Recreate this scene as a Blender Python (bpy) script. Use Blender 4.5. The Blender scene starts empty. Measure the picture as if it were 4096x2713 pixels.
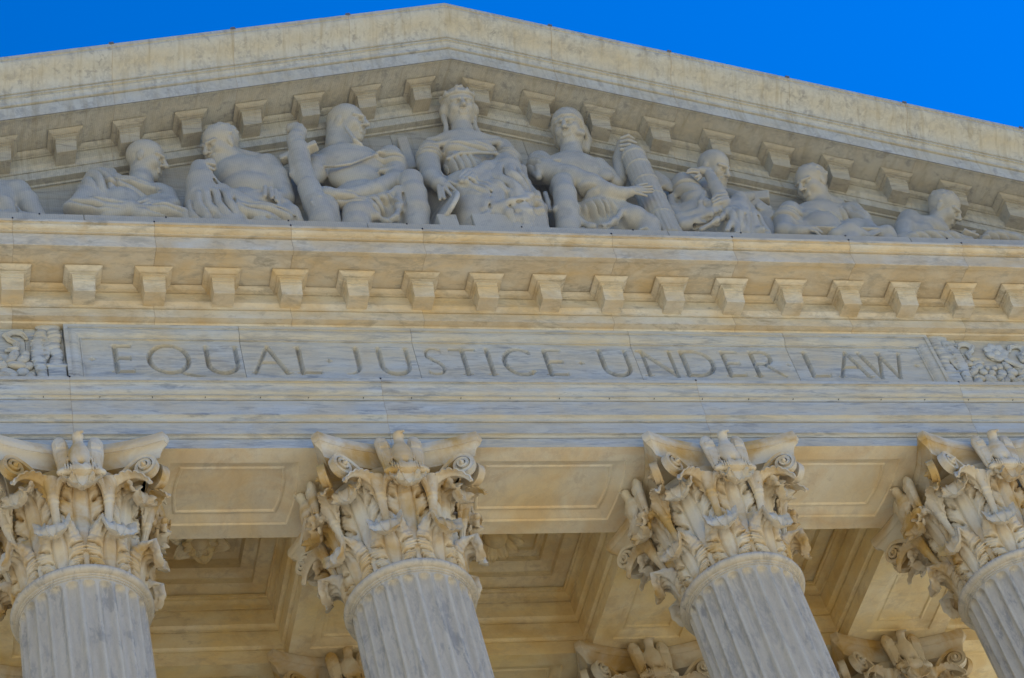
import bpy, bmesh, math, random
import numpy as np
from mathutils import Vector, Matrix

# ---------------------------------------------------------------- camera
sc = bpy.context.scene
COL = sc.collection
CX, CY, CZ = -9.8129, -20.1137, -21.2105
YAW, PITCH, ROLL, FPX = 0.4486, 0.8105, -0.3241, 9003.1
_cy, _sy, _cp, _sp = math.cos(YAW), math.sin(YAW), math.cos(PITCH), math.sin(PITCH)
_fw = np.array([_sy*_cp, _cy*_cp, _sp]); _rt = np.array([_cy, -_sy, 0.0]); _up = np.cross(_rt, _fw)
CR = math.cos(ROLL)*_rt + math.sin(ROLL)*_up
CU = -math.sin(ROLL)*_rt + math.cos(ROLL)*_up
CO = np.array([CX, CY, CZ])
cam = bpy.data.cameras.new('camera'); cam.sensor_width = 36; cam.lens = FPX/4096*36; cam.clip_end = 5000
camo = bpy.data.objects.new('camera', cam); COL.objects.link(camo)
camo.matrix_world = Matrix(((CR[0], CU[0], -_fw[0], CX), (CR[1], CU[1], -_fw[1], CY), (CR[2], CU[2], -_fw[2], CZ), (0, 0, 0, 1)))
sc.camera = camo

# ---------------------------------------------------------------- sky, sun, exposure
SUN_AZ, SUN_EL = math.radians(80), math.radians(56)      # azimuth clockwise from +Y: behind the facade, to the right
wd = bpy.data.worlds.new('World'); sc.world = wd; wd.use_nodes = True
nt = wd.node_tree; bg = nt.nodes['Background']
sk = nt.nodes.new('ShaderNodeTexSky'); sk.sky_type = 'NISHITA'; sk.sun_disc = False
sk.sun_elevation = SUN_EL; sk.sun_rotation = SUN_AZ; sk.air_density = 1.0; sk.dust_density = 0.25; sk.ozone_density = 3.0
hs = nt.nodes.new('ShaderNodeHueSaturation'); hs.inputs['Saturation'].default_value = 2.0; hs.inputs['Hue'].default_value = .513
nt.links.new(sk.outputs[0], hs.inputs['Color']); nt.links.new(hs.outputs[0], bg.inputs[0])
bg.inputs[1].default_value = 0.145
sl = bpy.data.lights.new('sun', 'SUN'); sl.energy = 5.0; sl.angle = math.radians(0.5); sl.color = (1.0, 0.95, 0.82)
so = bpy.data.objects.new('sun', sl); COL.objects.link(so)
sd = Vector((math.sin(SUN_AZ)*math.cos(SUN_EL), math.cos(SUN_AZ)*math.cos(SUN_EL), math.sin(SUN_EL)))
so.rotation_euler = sd.to_track_quat('Z', 'Y').to_euler()
so.location = (40, 20, 60)
sc.view_settings.view_transform = 'Standard'; sc.view_settings.look = 'None'
sc.view_settings.exposure = 0.38; sc.view_settings.gamma = 1.0
sc.render.engine = 'CYCLES'
sc.cycles.max_bounces = 8; sc.cycles.diffuse_bounces = 4; sc.cycles.use_denoising = True

# ---------------------------------------------------------------- helpers
random.seed(7)
rng = np.random.default_rng(7)

def mesh_np(name, verts, faces, smooth=True, angle=35):
    me = bpy.data.meshes.new(name)
    me.from_pydata([tuple(v) for v in np.asarray(verts, float)], [], [tuple(int(i) for i in f) for f in faces])
    finish(me, smooth, angle)
    return me

def finish(me, smooth=True, angle=35):
    bm = bmesh.new(); bm.from_mesh(me)
    bmesh.ops.recalc_face_normals(bm, faces=bm.faces)
    bm.to_mesh(me); bm.free()
    if smooth:
        me.shade_smooth()
        if angle < 179: me.set_sharp_from_angle(angle=math.radians(angle))

def obj(name, me, mat=None, parent=None, seed=None, loc=None):
    o = bpy.data.objects.new(name, me); COL.objects.link(o)
    if mat is not None and me is not None and not me.materials: me.materials.append(mat)
    if parent is not None: o.parent = parent
    if seed is not None: o['seed'] = float(seed)
    if loc is not None: o.location = loc
    return o

def thing(name, label, cat, loc=(0, 0, 0), group=None):
    o = bpy.data.objects.new(name, None); COL.objects.link(o); o.location = loc; o.empty_display_size = 0.2
    o['label'] = label; o['category'] = cat
    if group: o['group'] = group
    return o

def structure(o): o['kind'] = 'structure'; return o

def at(u, v, y):
    """A sight-line of the photograph (4096 px wide) cut at depth y: the world point."""
    d = _fw + CR*(u-2048)/FPX - CU*(v-1356.5)/FPX
    return CO + d*(y-CO[1])/d[1]

def loop_strip(loops, closed_loop=True, cap_start=False, cap_end=False):
    n = len(loops[0]); V = [p for L in loops for p in L]; F = []
    for i in range(len(loops)-1):
        for j in range(n if closed_loop else n-1):
            k = (j+1) % n
            F.append((i*n+j, i*n+k, (i+1)*n+k, (i+1)*n+j))
    if cap_start: F.append(tuple(range(n-1, -1, -1)))
    if cap_end: F.append(tuple((len(loops)-1)*n+j for j in range(n)))
    return V, F

def offset_poly(P, d):
    """Closed polygon (counter-clockwise or not) moved inwards by d."""
    P = np.asarray(P, float); n = len(P)
    area = 0.5*np.sum(P[:, 0]*np.roll(P[:, 1], -1)-np.roll(P[:, 0], -1)*P[:, 1])
    s = 1 if area > 0 else -1
    out = []
    for i in range(n):
        a, b, c = P[i-1], P[i], P[(i+1) % n]
        e1 = (b-a)/max(np.linalg.norm(b-a), 1e-9); e2 = (c-b)/max(np.linalg.norm(c-b), 1e-9)
        n1 = s*np.array([-e1[1], e1[0]]); n2 = s*np.array([-e2[1], e2[0]])
        m = n1+n2; L = np.linalg.norm(m); m = m/L if L > 1e-6 else n1
        out.append(b+m*d/max(0.5, m@n1))
    return np.array(out)

def arc(p, q, bulge, n=6):
    """Points from p to q bowed sideways by bulge (as a share of the chord), ends left out at q."""
    p, q = np.array(p, float), np.array(q, float); d = q-p; nn = np.array([-d[1], d[0]])
    return [tuple(p+d*t+nn*bulge*4*t*(1-t)) for t in np.linspace(0, 1, n, endpoint=False)]

def cyma(p, q, b, n=5):
    m = ((p[0]+q[0])/2, (p[1]+q[1])/2)
    return arc(p, m, b, n)+arc(m, q, -b, n)

def extrude(profile, x0, x1, tan=0.0, apex=False):
    """Closed (y,z) profile swept along x; tan lowers z with |x| (the slope of the pediment)."""
    xs = [x0, x1]
    if tan and x0 < 0 < x1: xs = [x0, 0.0, x1]
    loops = [[(x, p[0], p[1]-abs(x)*tan) for p in profile] for x in xs]
    return loop_strip(loops, True, True, True)

def box_mesh(name, x0, x1, y0, y1, z0, z1, bev=0.0):
    bm = bmesh.new()
    bmesh.ops.create_cube(bm, size=1)
    for v in bm.verts:
        v.co = ((x0+x1)/2+v.co.x*(x1-x0), (y0+y1)/2+v.co.y*(y1-y0), (z0+z1)/2+v.co.z*(z1-z0))
    if bev: bmesh.ops.bevel(bm, geom=bm.edges, offset=bev, segments=1, affect='EDGES')
    me = bpy.data.meshes.new(name); bm.to_mesh(me); bm.free(); finish(me, False)
    return me

def tube(path, rad, seg=8, cap=True):
    """Round tube along a 3D path with a radius for each point."""
    P = np.asarray(path, float); n = len(P); R = np.full(n, rad, float) if np.isscalar(rad) else np.asarray(rad, float)
    T = np.gradient(P, axis=0); T /= np.linalg.norm(T, axis=1)[:, None]+1e-9
    ref = np.array([0, 0, 1.0]) if abs(T[0][2]) < .9 else np.array([1.0, 0, 0])
    loops = []; N = np.cross(T[0], ref); N /= np.linalg.norm(N)
    for i in range(n):
        N = N-T[i]*(N@T[i]); N /= np.linalg.norm(N)+1e-9; B = np.cross(T[i], N)
        loops.append([P[i]+R[i]*(math.cos(a)*N+math.sin(a)*B) for a in np.linspace(0, 2*math.pi, seg, endpoint=False)])
    return loop_strip(loops, True, cap, cap)

def merge(parts):
    V, F = [], []
    for v, f in parts:
        o = len(V); V += [tuple(p) for p in v]; F += [tuple(i+o for i in q) for q in f]
    return V, F

# ---------------------------------------------------------------- materials
def nd(nt, kind, **kw):
    n = nt.nodes.new(kind)
    for k, v in kw.items(): setattr(n, k, v)
    return n

def ramp(nt, src, stops):
    r = nt.nodes.new('ShaderNodeValToRGB'); e = r.color_ramp.elements
    while len(e) < len(stops): e.new(0.5)
    for i, (p, c) in enumerate(stops):
        e[i].position = p; e[i].color = (c, c, c, 1) if np.isscalar(c) else (*c, 1)
    nt.links.new(src, r.inputs[0]); return r.outputs[0]

def mixc(nt, fac, a, b):
    m = nt.nodes.new('ShaderNodeMix'); m.data_type = 'RGBA'
    for sock, val in ((m.inputs[0], fac), (m.inputs[6], a), (m.inputs[7], b)):
        if hasattr(val, 'is_linked') or isinstance(val, bpy.types.NodeSocket): nt.links.new(val, sock)
        elif np.isscalar(val): sock.default_value = val
        else: sock.default_value = (*val, 1)
    return m.outputs[2]

def mul(nt, a, b):
    m = nd(nt, 'ShaderNodeMath', operation='MULTIPLY')
    for s, v in ((m.inputs[0], a), (m.inputs[1], b)):
        if isinstance(v, bpy.types.NodeSocket): nt.links.new(v, s)
        else: s.default_value = v
    return m.outputs[0]

def marble(name, base, cream, grey, scale=(1, 1, 1), warm=.6, vein=.7, stain=0.0, stain_col=(.45, .22, .06),
           rough=.5, bump=.25, local=False, patch=.45, drip=0.0):
    m = bpy.data.materials.new(name); m.use_nodes = True; nt = m.node_tree; bs = nt.nodes['Principled BSDF']
    if local:
        tc = nd(nt, 'ShaderNodeTexCoord'); pos = tc.outputs['Object']
    else:
        g = nd(nt, 'ShaderNodeNewGeometry'); pos = g.outputs['Position']
    a = nd(nt, 'ShaderNodeAttribute', attribute_type='OBJECT', attribute_name='seed')
    sc_ = nd(nt, 'ShaderNodeVectorMath', operation='SCALE'); sc_.inputs[0].default_value = (13.7, 7.3, 4.9); nt.links.new(a.outputs['Fac'], sc_.inputs['Scale'])
    ad = nd(nt, 'ShaderNodeVectorMath', operation='ADD'); nt.links.new(pos, ad.inputs[0]); nt.links.new(sc_.outputs[0], ad.inputs[1])
    mp = nd(nt, 'ShaderNodeMapping'); mp.inputs['Scale'].default_value = scale; mp.inputs['Rotation'].default_value = (0, math.radians(7), 0)
    nt.links.new(ad.outputs[0], mp.inputs[0])
    def noise(s, det, dist, rgh=.55, vec=None):
        n = nd(nt, 'ShaderNodeTexNoise'); n.inputs['Scale'].default_value = s; n.inputs['Detail'].default_value = det
        n.inputs['Distortion'].default_value = dist; n.inputs['Roughness'].default_value = rgh
        nt.links.new(vec or mp.outputs[0], n.inputs['Vector']); return n.outputs['Fac']
    nA = noise(.9, 6, .5); nB = noise(2.6, 10, .6, .62); nC = noise(.8, 3, .3); nD = noise(5.5, 8, .5, .68); nE = noise(38, 4, 0, .6, ad.outputs[0])
    wm = ramp(nt, nA, [(.38, 0), (.68, 1)])
    col = mixc(nt, mul(nt, wm, warm), base, cream)
    ab = nd(nt, 'ShaderNodeMath', operation='SUBTRACT'); nt.links.new(nB, ab.inputs[0]); ab.inputs[1].default_value = .5
    ab2 = nd(nt, 'ShaderNodeMath', operation='ABSOLUTE'); nt.links.new(ab.outputs[0], ab2.inputs[0])
    vn = ramp(nt, ab2.outputs[0], [(0, 1), (.02, .6), (.075, 0)])
    pm = ramp(nt, nC, [(.36, 0), (.62, 1)])
    col = mixc(nt, mul(nt, mul(nt, vn, pm), vein*.55), col, grey)
    cl = ramp(nt, nD, [(.42, 0), (.70, 1)])
    col = mixc(nt, mul(nt, cl, vein*patch), col, tuple(.55*x+.45*y for x, y in zip(grey, base)))
    nF = noise(3.2, 9, .35, .7)
    col = mixc(nt, mul(nt, mul(nt, ramp(nt, nF, [(.53, 0), (.60, .75), (.66, 1)]), ramp(nt, nA, [(.35, 1), (.66, .30)])), vein), col, grey)
    if stain:
        nS = noise(1.1, 5, .8, .6, ad.outputs[0])
        col = mixc(nt, mul(nt, ramp(nt, nS, [(.43, 0), (.63, 1)]), stain), col, stain_col)
    if drip:
        mp2 = nd(nt, 'ShaderNodeMapping'); mp2.inputs['Scale'].default_value = (9, 1.2, .7); nt.links.new(ad.outputs[0], mp2.inputs[0])
        nG = noise(1.3, 6, .5, .65, mp2.outputs[0])
        col = mixc(nt, mul(nt, ramp(nt, nG, [(.5, 0), (.72, 1)]), drip), col, tuple(.6*x for x in cream))
    hv = nd(nt, 'ShaderNodeHueSaturation'); nt.links.new(col, hv.inputs['Color'])
    mr = nd(nt, 'ShaderNodeMapRange'); mr.inputs[3].default_value = .93; mr.inputs[4].default_value = 1.06; nt.links.new(nE, mr.inputs[0])
    nt.links.new(mr.outputs[0], hv.inputs['Value'])
    nt.links.new(hv.outputs[0], bs.inputs['Base Color'])
    bs.inputs['Roughness'].default_value = rough
    bs.inputs['Specular IOR Level'].default_value = .35
    bp = nd(nt, 'ShaderNodeBump'); bp.inputs['Strength'].default_value = bump; bp.inputs['Distance'].default_value = .012
    sm = nd(nt, 'ShaderNodeMath', operation='ADD'); nt.links.new(nD, sm.inputs[0]); nt.links.new(mul(nt, nE, .5), sm.inputs[1])
    nt.links.new(sm.outputs[0], bp.inputs['Height']); nt.links.new(bp.outputs[0], bs.inputs['Normal'])
    return m

def plain(name, col, rough=.7, metal=0.0, var=.15, scale=8):
    m = bpy.data.materials.new(name); m.use_nodes = True; nt = m.node_tree; bs = nt.nodes['Principled BSDF']
    g = nd(nt, 'ShaderNodeNewGeometry'); n = nd(nt, 'ShaderNodeTexNoise'); n.inputs['Scale'].default_value = scale; n.inputs['Detail'].default_value = 6
    nt.links.new(g.outputs['Position'], n.inputs['Vector'])
    c = mixc(nt, n.outputs['Fac'], tuple(x*(1-var) for x in col), tuple(min(1, x*(1+var)) for x in col))
    nt.links.new(c, bs.inputs['Base Color']); bs.inputs['Roughness'].default_value = rough; bs.inputs['Metallic'].default_value = metal
    return m

WHITE, CREAM, GREY = (.51, .54, .55), (.62, .52, .32), (.22, .25, .29)
M_ENT = marble('marble_streaked', WHITE, CREAM, GREY, (.6, 3.0, 4.2), .65, 1.0, stain=.22, stain_col=(.55, .40, .17))
M_COR = marble('marble_cornice', (.64, .61, .53), (.70, .54, .30), (.32, .30, .25), (.9, 2.0, 2.2), .8, .85, stain=.35, stain_col=(.50, .32, .09))
M_RAKE = marble('marble_weathered', (.53, .53, .48), (.54, .47, .32), (.29, .29, .28), (2.2, 2.2, 1.8), .55, .95, drip=.6)
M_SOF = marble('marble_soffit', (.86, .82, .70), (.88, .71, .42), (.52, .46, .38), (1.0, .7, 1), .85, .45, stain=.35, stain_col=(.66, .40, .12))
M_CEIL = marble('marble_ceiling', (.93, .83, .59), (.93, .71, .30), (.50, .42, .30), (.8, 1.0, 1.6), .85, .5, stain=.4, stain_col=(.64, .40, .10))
M_COL = marble('marble_column', (.60, .545, .45), (.57, .48, .33), (.28, .27, .26), (2.0, 2.0, .7), .4, .9, patch=.5, drip=.25)
M_CAP = marble('marble_capital', (.66, .62, .53), (.70, .55, .32), (.46, .44, .40), (1.2, 1.2, 1.2), .6, .35, stain=.9, stain_col=(.50, .31, .08), bump=.5)
M_STAT = marble('marble_statue', (.52, .50, .43), (.51, .43, .30), (.29, .29, .28), (1, 1, 1), .5, .5, bump=.35)
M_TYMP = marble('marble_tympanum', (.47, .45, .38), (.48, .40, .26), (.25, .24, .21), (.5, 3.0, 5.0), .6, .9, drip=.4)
M_MORT = plain('mortar', (.40, .32, .23), .9)
M_LEAD = plain('lead', (.16, .17, .19), .5, .3)
M_CLIP = plain('dark_metal', (.02, .025, .04), .5, .4)
M_WIRE = plain('net_wire', (.20, .20, .20), .7, .2)
# ================================================================ the setting
GZ = -22.86            # plaza level
def paving_material():
    m = bpy.data.materials.new('plaza_paving'); m.use_nodes = True; nt = m.node_tree; bs = nt.nodes['Principled BSDF']
    g = nd(nt, 'ShaderNodeNewGeometry')
    br = nd(nt, 'ShaderNodeTexBrick'); br.inputs['Scale'].default_value = .5; br.inputs['Mortar Size'].default_value = .006
    br.inputs['Color1'].default_value = (.65, .56, .36, 1); br.inputs['Color2'].default_value = (.61, .52, .33, 1); br.inputs['Mortar'].default_value = (.28, .22, .16, 1)
    nt.links.new(g.outputs['Position'], br.inputs['Vector'])
    n = nd(nt, 'ShaderNodeTexNoise'); n.inputs['Scale'].default_value = .8; n.inputs['Detail'].default_value = 8; nt.links.new(g.outputs['Position'], n.inputs['Vector'])
    c = mixc(nt, mul(nt, n.outputs['Fac'], .35), br.outputs['Color'], (.52, .42, .28))
    nt.links.new(c, bs.inputs['Base Color']); bs.inputs['Roughness'].default_value = .8
    return m
M_PAVE = paving_material()
structure(obj('plaza', mesh_np('plaza', [(-900, -900, GZ), (900, -900, GZ), (900, 900, GZ), (-900, 900, GZ)], [(0, 1, 2, 3)], False), M_PAVE))

S, C, D = 4.2, 4.6395, 1.6812
XC = [-C/2-S, -C/2, C/2, C/2+S]                 # the four front columns in view
XALL = [-C/2-2*S]+XC+[C/2+2*S]
YB = 5.10                                        # axis of the back row
TAN = 0.3054
FLOOR = -15.6

# portico steps and podium
for i in range(12):
    z1 = FLOOR-0.17*i
    structure(obj('portico_step', box_mesh('step', -17-.36*i, 17+.36*i, -1.6-.36*i, 40, GZ-.02 if i == 11 else z1-.165, z1-.0005, .004), M_ENT, seed=i*.3))
structure(obj('podium', box_mesh('podium', -20.8, 20.8, -5.4, 41, GZ-.03, FLOOR-.17*11-.17), M_ENT, seed=9))

# building body and roof behind the portico
ROOF_H = 8.85
bw = thing('courthouse_body', 'plain marble wall of the building behind the portico', 'building', (0, 0, FLOOR))
def bpart(name, me, mat, seed=0):
    o = obj(name, me, mat, bw, seed); o.matrix_parent_inverse = Matrix.Translation((0, 0, -FLOOR)); return o
bpart('wall', box_mesh('bwall', -16.2, 16.2, 10.2, 60, FLOOR, 3.2), M_CEIL)
V, F = [], []
prof = [(-1.28, ROOF_H), (60, ROOF_H), (60, 3.3), (.4, 3.3), (.4, ROOF_H-.9), (-1.28, ROOF_H-.12)]
V = []; xs = (-17.0, 0, 17.0)
for x in xs: V += [(x, .5, 8.95-abs(x)*TAN), (x, 60, 8.95-abs(x)*TAN), (x, 60, 3.25), (x, .5, 3.25)]
F = [(0, 1, 5, 4), (4, 5, 9, 8), (3, 7, 6, 2), (7, 11, 10, 6), (0, 4, 7, 3), (4, 8, 11, 7), (1, 2, 6, 5), (5, 6, 10, 9), (0, 3, 2, 1), (8, 9, 10, 11)]
bpart('roof', mesh_np('roof', V, F, False), M_LEAD)

# ================================================================ entablature
ENT = thing('entablature', 'horizontal marble entablature carved EQUAL JUSTICE UNDER LAW above the columns', 'entablature')
arch_front = ([(0, 0), (0, .170), (.022, .172), (.022, .186)] + arc((0, .188), (-.046, .222), -.28, 5) + [(-.05, .226), (-.05, .430), (-.026, .433), (-.026, .450), (-.055, .453)]
    + arc((-.06, .456), (-.108, .525), -.2, 5) + [(-.112, .530), (-.112, .800), (-.09, .803), (-.09, .818)] + arc((-.114, .820), (-.148, .865), -.3, 5) + [(-.148, .868), (-.110, .871), (-.110, .888), (-.130, .890), (-.130, .905)]
    + cyma((-.130, .905), (-.206, 1.066), .12, 6) + [(-.190, 1.068), (-.190, 1.084), (-.218, 1.087), (-.218, 1.150), (-.212, 1.154)])
arch_poly = arch_front + [(0.1, 1.17), (D-.25, 1.17), (D-.06, .12), (D, 0)]
GAP = .0028
def jitter_gap(): return GAP*random.uniform(.7, 1.5)

def soffit_faces(x0, x1, y0, y1, px0, px1, py0, py1, z=0.0, bow=.05):
    """A soffit seen from below with a sunk moulded panel: rings of vertices."""
    def ring(a, b, c, d, zz, bw):
        P = []; n = 7
        for t in np.linspace(0, 1, n): P.append((a+(b-a)*t, c, zz))
        for t in np.linspace(0, 1, n)[1:]: P.append((b+bw*4*t*(1-t), c+(d-c)*t, zz))
        for t in np.linspace(0, 1, n)[1:]: P.append((b+(a-b)*t, d, zz))
        for t in np.linspace(0, 1, n)[1:-1]: P.append((a-bw*4*t*(1-t), d+(c-d)*t, zz))
        return P
    def inset(e): return (px0+e, px1-e, py0+e, py1-e)
    L = [ring(x0, x1, y0, y1, z, 0), ring(*inset(0), z, bow), ring(*inset(.012), z+.030, bow), ring(*inset(.05), z+.034, bow), ring(*inset(.12), z+.075, bow),
         ring(*inset(.150), z+.080, bow), ring(*inset(.170), z+.066, bow), ring(*inset(.19), z+.066, bow), ring(*inset(.205), z+.095, bow)]
    V, F = loop_strip(L, True, False, True)
    return V, F

cuts = [-16.0]+XALL+[16.0]
for i in range(len(cuts)-1):
    a, b = cuts[i]+jitter_gap(), cuts[i+1]-jitter_gap()
    mid = (cuts[i]+cuts[i+1])/2; inner = 0 < i < len(cuts)-2
    V, F = extrude(arch_poly, a, b)
    n = len(arch_poly)
    # drop the flat underside (last polygon edge) where a sunk panel takes its place
    F = [f for f in F if not (len(f) == 4 and set(x % n for x in f) == {0, n-1})]
    if inner: hw = (b-a)/2-1.24
    else: hw = (b-a)/2-1.0
    mid = (a+b)/2
    SV, SF = soffit_faces(a, b, 0, D, mid-hw, mid+hw, .262, 1.43)
    V, F = merge([(V, F), (SV, SF)])
    me = mesh_np('architrave_block', V, F); bm = bmesh.new(); bm.from_mesh(me); bmesh.ops.remove_doubles(bm, verts=bm.verts, dist=.0008)
    bmesh.ops.recalc_face_normals(bm, faces=bm.faces); bm.to_mesh(me); bm.free(); me.shade_smooth(); me.set_sharp_from_angle(angle=math.radians(30))
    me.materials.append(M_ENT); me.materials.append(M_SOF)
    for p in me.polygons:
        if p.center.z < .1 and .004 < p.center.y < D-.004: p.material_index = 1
    obj('architrave_block', me, None, ENT, seed=i*1.37)
core = [(p[0], max(p[1], .10)) for p in offset_poly(arch_poly, .003)]
obj('mortar_joint', mesh_np('architrave_mortar', *extrude([tuple(p) for p in core], -15.98, 15.98)), M_MORT, ENT)
# drilled weep plugs on the bead of the upper fascia
wp = box_mesh('weep_plug', -.0035, .0035, -.005, .02, -.0035, .0035)
for k in range(26):
    x = -8.3+k*.71+random.uniform(-.03, .03)
    obj('weep_plug', wp, M_CLIP, ENT, loc=(x, -.1395, .846))
lt = box_mesh('lead_plug', -.012, .012, -.012, .03, -.012, .014)
for x in XC: obj('lead_plug', lt, M_CLIP, ENT, loc=(x, -.2105, 1.145))

# ---- frieze: four-slab inscription panel between carved ends
FZ0, FZ1 = 1.1705, 2.37
LETZ0, LETZ1 = 1.475, 2.03
YP = -.005                     # face of the sunk panel

def seg(*pts): return pts
def letter_strokes(ch, w):
    """Strokes as (x0,z0,halfwidth0,x1,z1,halfwidth1) in a box w wide and 1 high: V-cut Roman capitals."""
    T, t, s = .070, .056, .038      # thick, thin, serif half widths
    def line(x0, z0, x1, z1, a, b=None): return [(x0, z0, a, x1, z1, a if b is None else b)]
    def serif(x, z, l=.10): return [(x-l, z, .012, x, z, s), (x, z, s, x+l, z, .012)]
    def arcs(cx, cz, rx, rz, a0, a1, wf, n=16):
        out = []; A = np.linspace(a0, a1, n+1)
        for i in range(n):
            p = (cx+rx*math.cos(A[i]), cz+rz*math.sin(A[i])); q = (cx+rx*math.cos(A[i+1]), cz+rz*math.sin(A[i+1]))
            out.append((p[0], p[1], wf(A[i]), q[0], q[1], wf(A[i+1])))
        return out
    rnd = lambda a: t+(T-t)*abs(math.cos(a+.35))**1.3
    b, h = s*.6, 1-s*.6
    if ch == 'E':
        return line(.16, b, .16, h, T) + serif(.16, b, .13) + serif(.16, h, .13) + line(.16, h-.01, w-.08, h-.01, t) + line(.16, .52, w-.10, .52, t) + line(.16, b+.012, w-.04, b+.012, t) \
            + line(w-.07, h, w-.045, h-.10, .03, .006) + line(w-.09, .58, w-.09, .46, .022, .022) + line(w-.05, b, w+.0, b+.12, .035, .006)
    if ch == 'L':
        return line(.16, b, .16, h, T) + serif(.16, b, .13) + serif(.16, h, .14) + line(.16, b+.012, w-.05, b+.012, t) + line(w-.05, b, w, b+.14, .038, .006)
    if ch == 'I': return line(w/2, b, w/2, h, T) + serif(w/2, b, .13) + serif(w/2, h, .13)
    if ch == 'T':
        return line(w/2, b, w/2, h, T) + serif(w/2, b, .14) + line(.05, h-.015, w-.05, h-.015, t) + line(.05, h, .0, h-.11, .034, .006) + line(w-.05, h, w, h-.11, .034, .006)
    if ch == 'J':
        j = w-.12
        return line(j, .30, j, h, T) + serif(j, h, .13) + arcs(j-.30, .30, .30, .30, 0, -math.pi*.62, lambda a: T-(T-.008)*min(1, abs(a)/1.95))
    if ch == 'U':
        return line(.14, .36, .14, h, T) + serif(.14, h, .14) + line(w-.14, .36, w-.14, h, t*1.15) + serif(w-.14, h, .13) \
            + arcs(w/2, .36, w/2-.14, .355, math.pi, 2*math.pi, lambda a: T-(T-t*1.15)*(a-math.pi)/math.pi)
    if ch == 'A':
        return line(.10, b, w*.48, 1.0, t) + line(w-.15, b, w*.48, 1.0, T, T*.9) + serif(.10, b, .10) + serif(w-.13, b, .13) + line(w*.25, .40, w*.70, .40, t*.9)
    if ch in 'QO':
        o = arcs(w/2, .5, w/2-.03, .50, 0, 2*math.pi, rnd, 30)
        return o
    if ch == 'S':
        p = [(.86*w, .86), (.80*w, .95), (.62*w, .985), (.42*w, .985), (.22*w, .93), (.13*w, .78), (.20*w, .65), (.42*w, .555), (.66*w, .46), (.84*w, .34), (.87*w, .20), (.76*w, .07), (.55*w, .015), (.32*w, .02), (.13*w, .08), (.07*w, .17)]
        wd_ = [.012, .03, .036, .036, .04, .046, .052, .06, .06, .054, .046, .04, .036, .036, .034, .014]
        out = []
        # smooth the control polygon
        P = np.array(p); W_ = np.array(wd_)
        tt = np.linspace(0, len(p)-1, 46); ti = np.arange(len(p))
        X, Z, Wi = np.interp(tt, ti, P[:, 0]), np.interp(tt, ti, P[:, 1]), np.interp(tt, ti, W_)
        for _ in range(2):
            X[1:-1] = (X[:-2]+2*X[1:-1]+X[2:])/4; Z[1:-1] = (Z[:-2]+2*Z[1:-1]+Z[2:])/4
        for i in range(45): out.append((X[i], Z[i], Wi[i], X[i+1], Z[i+1], Wi[i+1]))
        return out + line(.86*w, .97, .88*w, .80, .03, .006) + line(.05*w, .03, .05*w, .21, .03, .006)
    if ch == 'C':
        return arcs(w*.52, .5, w*.50, .485, math.radians(48), math.radians(312), rnd, 24) + line(w*.87, .93, w*.92, .76, .032, .006) + line(w*.87, .10, w*.99, .20, .03, .006)
    if ch == 'N':
        return line(.14, b, .14, h, t) + serif(.14, b, .13) + line(.10, h, w-.10, 0.0, T) + line(.0, h, .14, h, s) + line(w-.10, .0, w-.10, h, t) + serif(w-.10, h, .13)
    if ch == 'D':
        return line(.15, b, .15, h, T) + serif(.15, b, .12) + serif(.15, h, .12) + line(.15, h-.01, w*.45, h-.01, t) + line(.15, b+.01, w*.45, b+.01, t) \
            + arcs(w*.42, .5, w*.53, .478, math.radians(95), math.radians(-95), lambda a: t+(T-t)*abs(math.cos(a)), 22)
    if ch == 'R':
        return line(.15, b, .15, h, T) + serif(.15, b, .13) + serif(.15, h, .12) + line(.15, h-.01, .40, h-.01, t) + line(.15, .50, .40, .50, t) \
            + arcs(.40, .745, .26, .24, math.radians(92), math.radians(-92), lambda a: t+(T-t)*abs(math.cos(a)), 16) + line(.42, .50, w-.05, .0, T, .04) + line(w-.10, .03, w+.02, b-.01, .03, .008)
    if ch == 'W':
        return line(.12, h, w*.34, .0, T) + line(w*.34, .0, w*.52, h, t) + line(w*.48, h, w*.72, .0, T) + line(w*.72, .0, w-.10, h, t) + serif(.12, h, .13) + serif(w*.48, h, .10) + serif(w-.10, h, .11)
    if ch == '.':
        return [(w/2, .47, .05, w/2, .60, .004), (w/2-.11, .46, .006, w/2, .50, .045), (w/2, .50, .045, w/2+.11, .46, .006)]
    return []

LETTERS = [('.', -6.265, .21), ('E', -5.93, .335), ('Q', -5.41, .567), ('U', -4.675, .56), ('A', -4.025, .585), ('L', -3.40, .372), ('.', -3.01, .21),
           ('J', -2.80, .375), ('U', -2.245, .552), ('S', -1.535, .30), ('T', -1.15, .405), ('I', -.655, .16), ('C', -.365, .465), ('E', .195, .36), ('.', .685, .21),
           ('U', 1.048, .545), ('N', 1.70, .56), ('D', 2.31, .545), ('E', 2.955, .345), ('R', 3.41, .525), ('.', 3.965, .14), ('L', 4.275, .38), ('A', 4.76, .59), ('W', 5.195, .785), ('.', 6.03, .21)]
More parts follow.
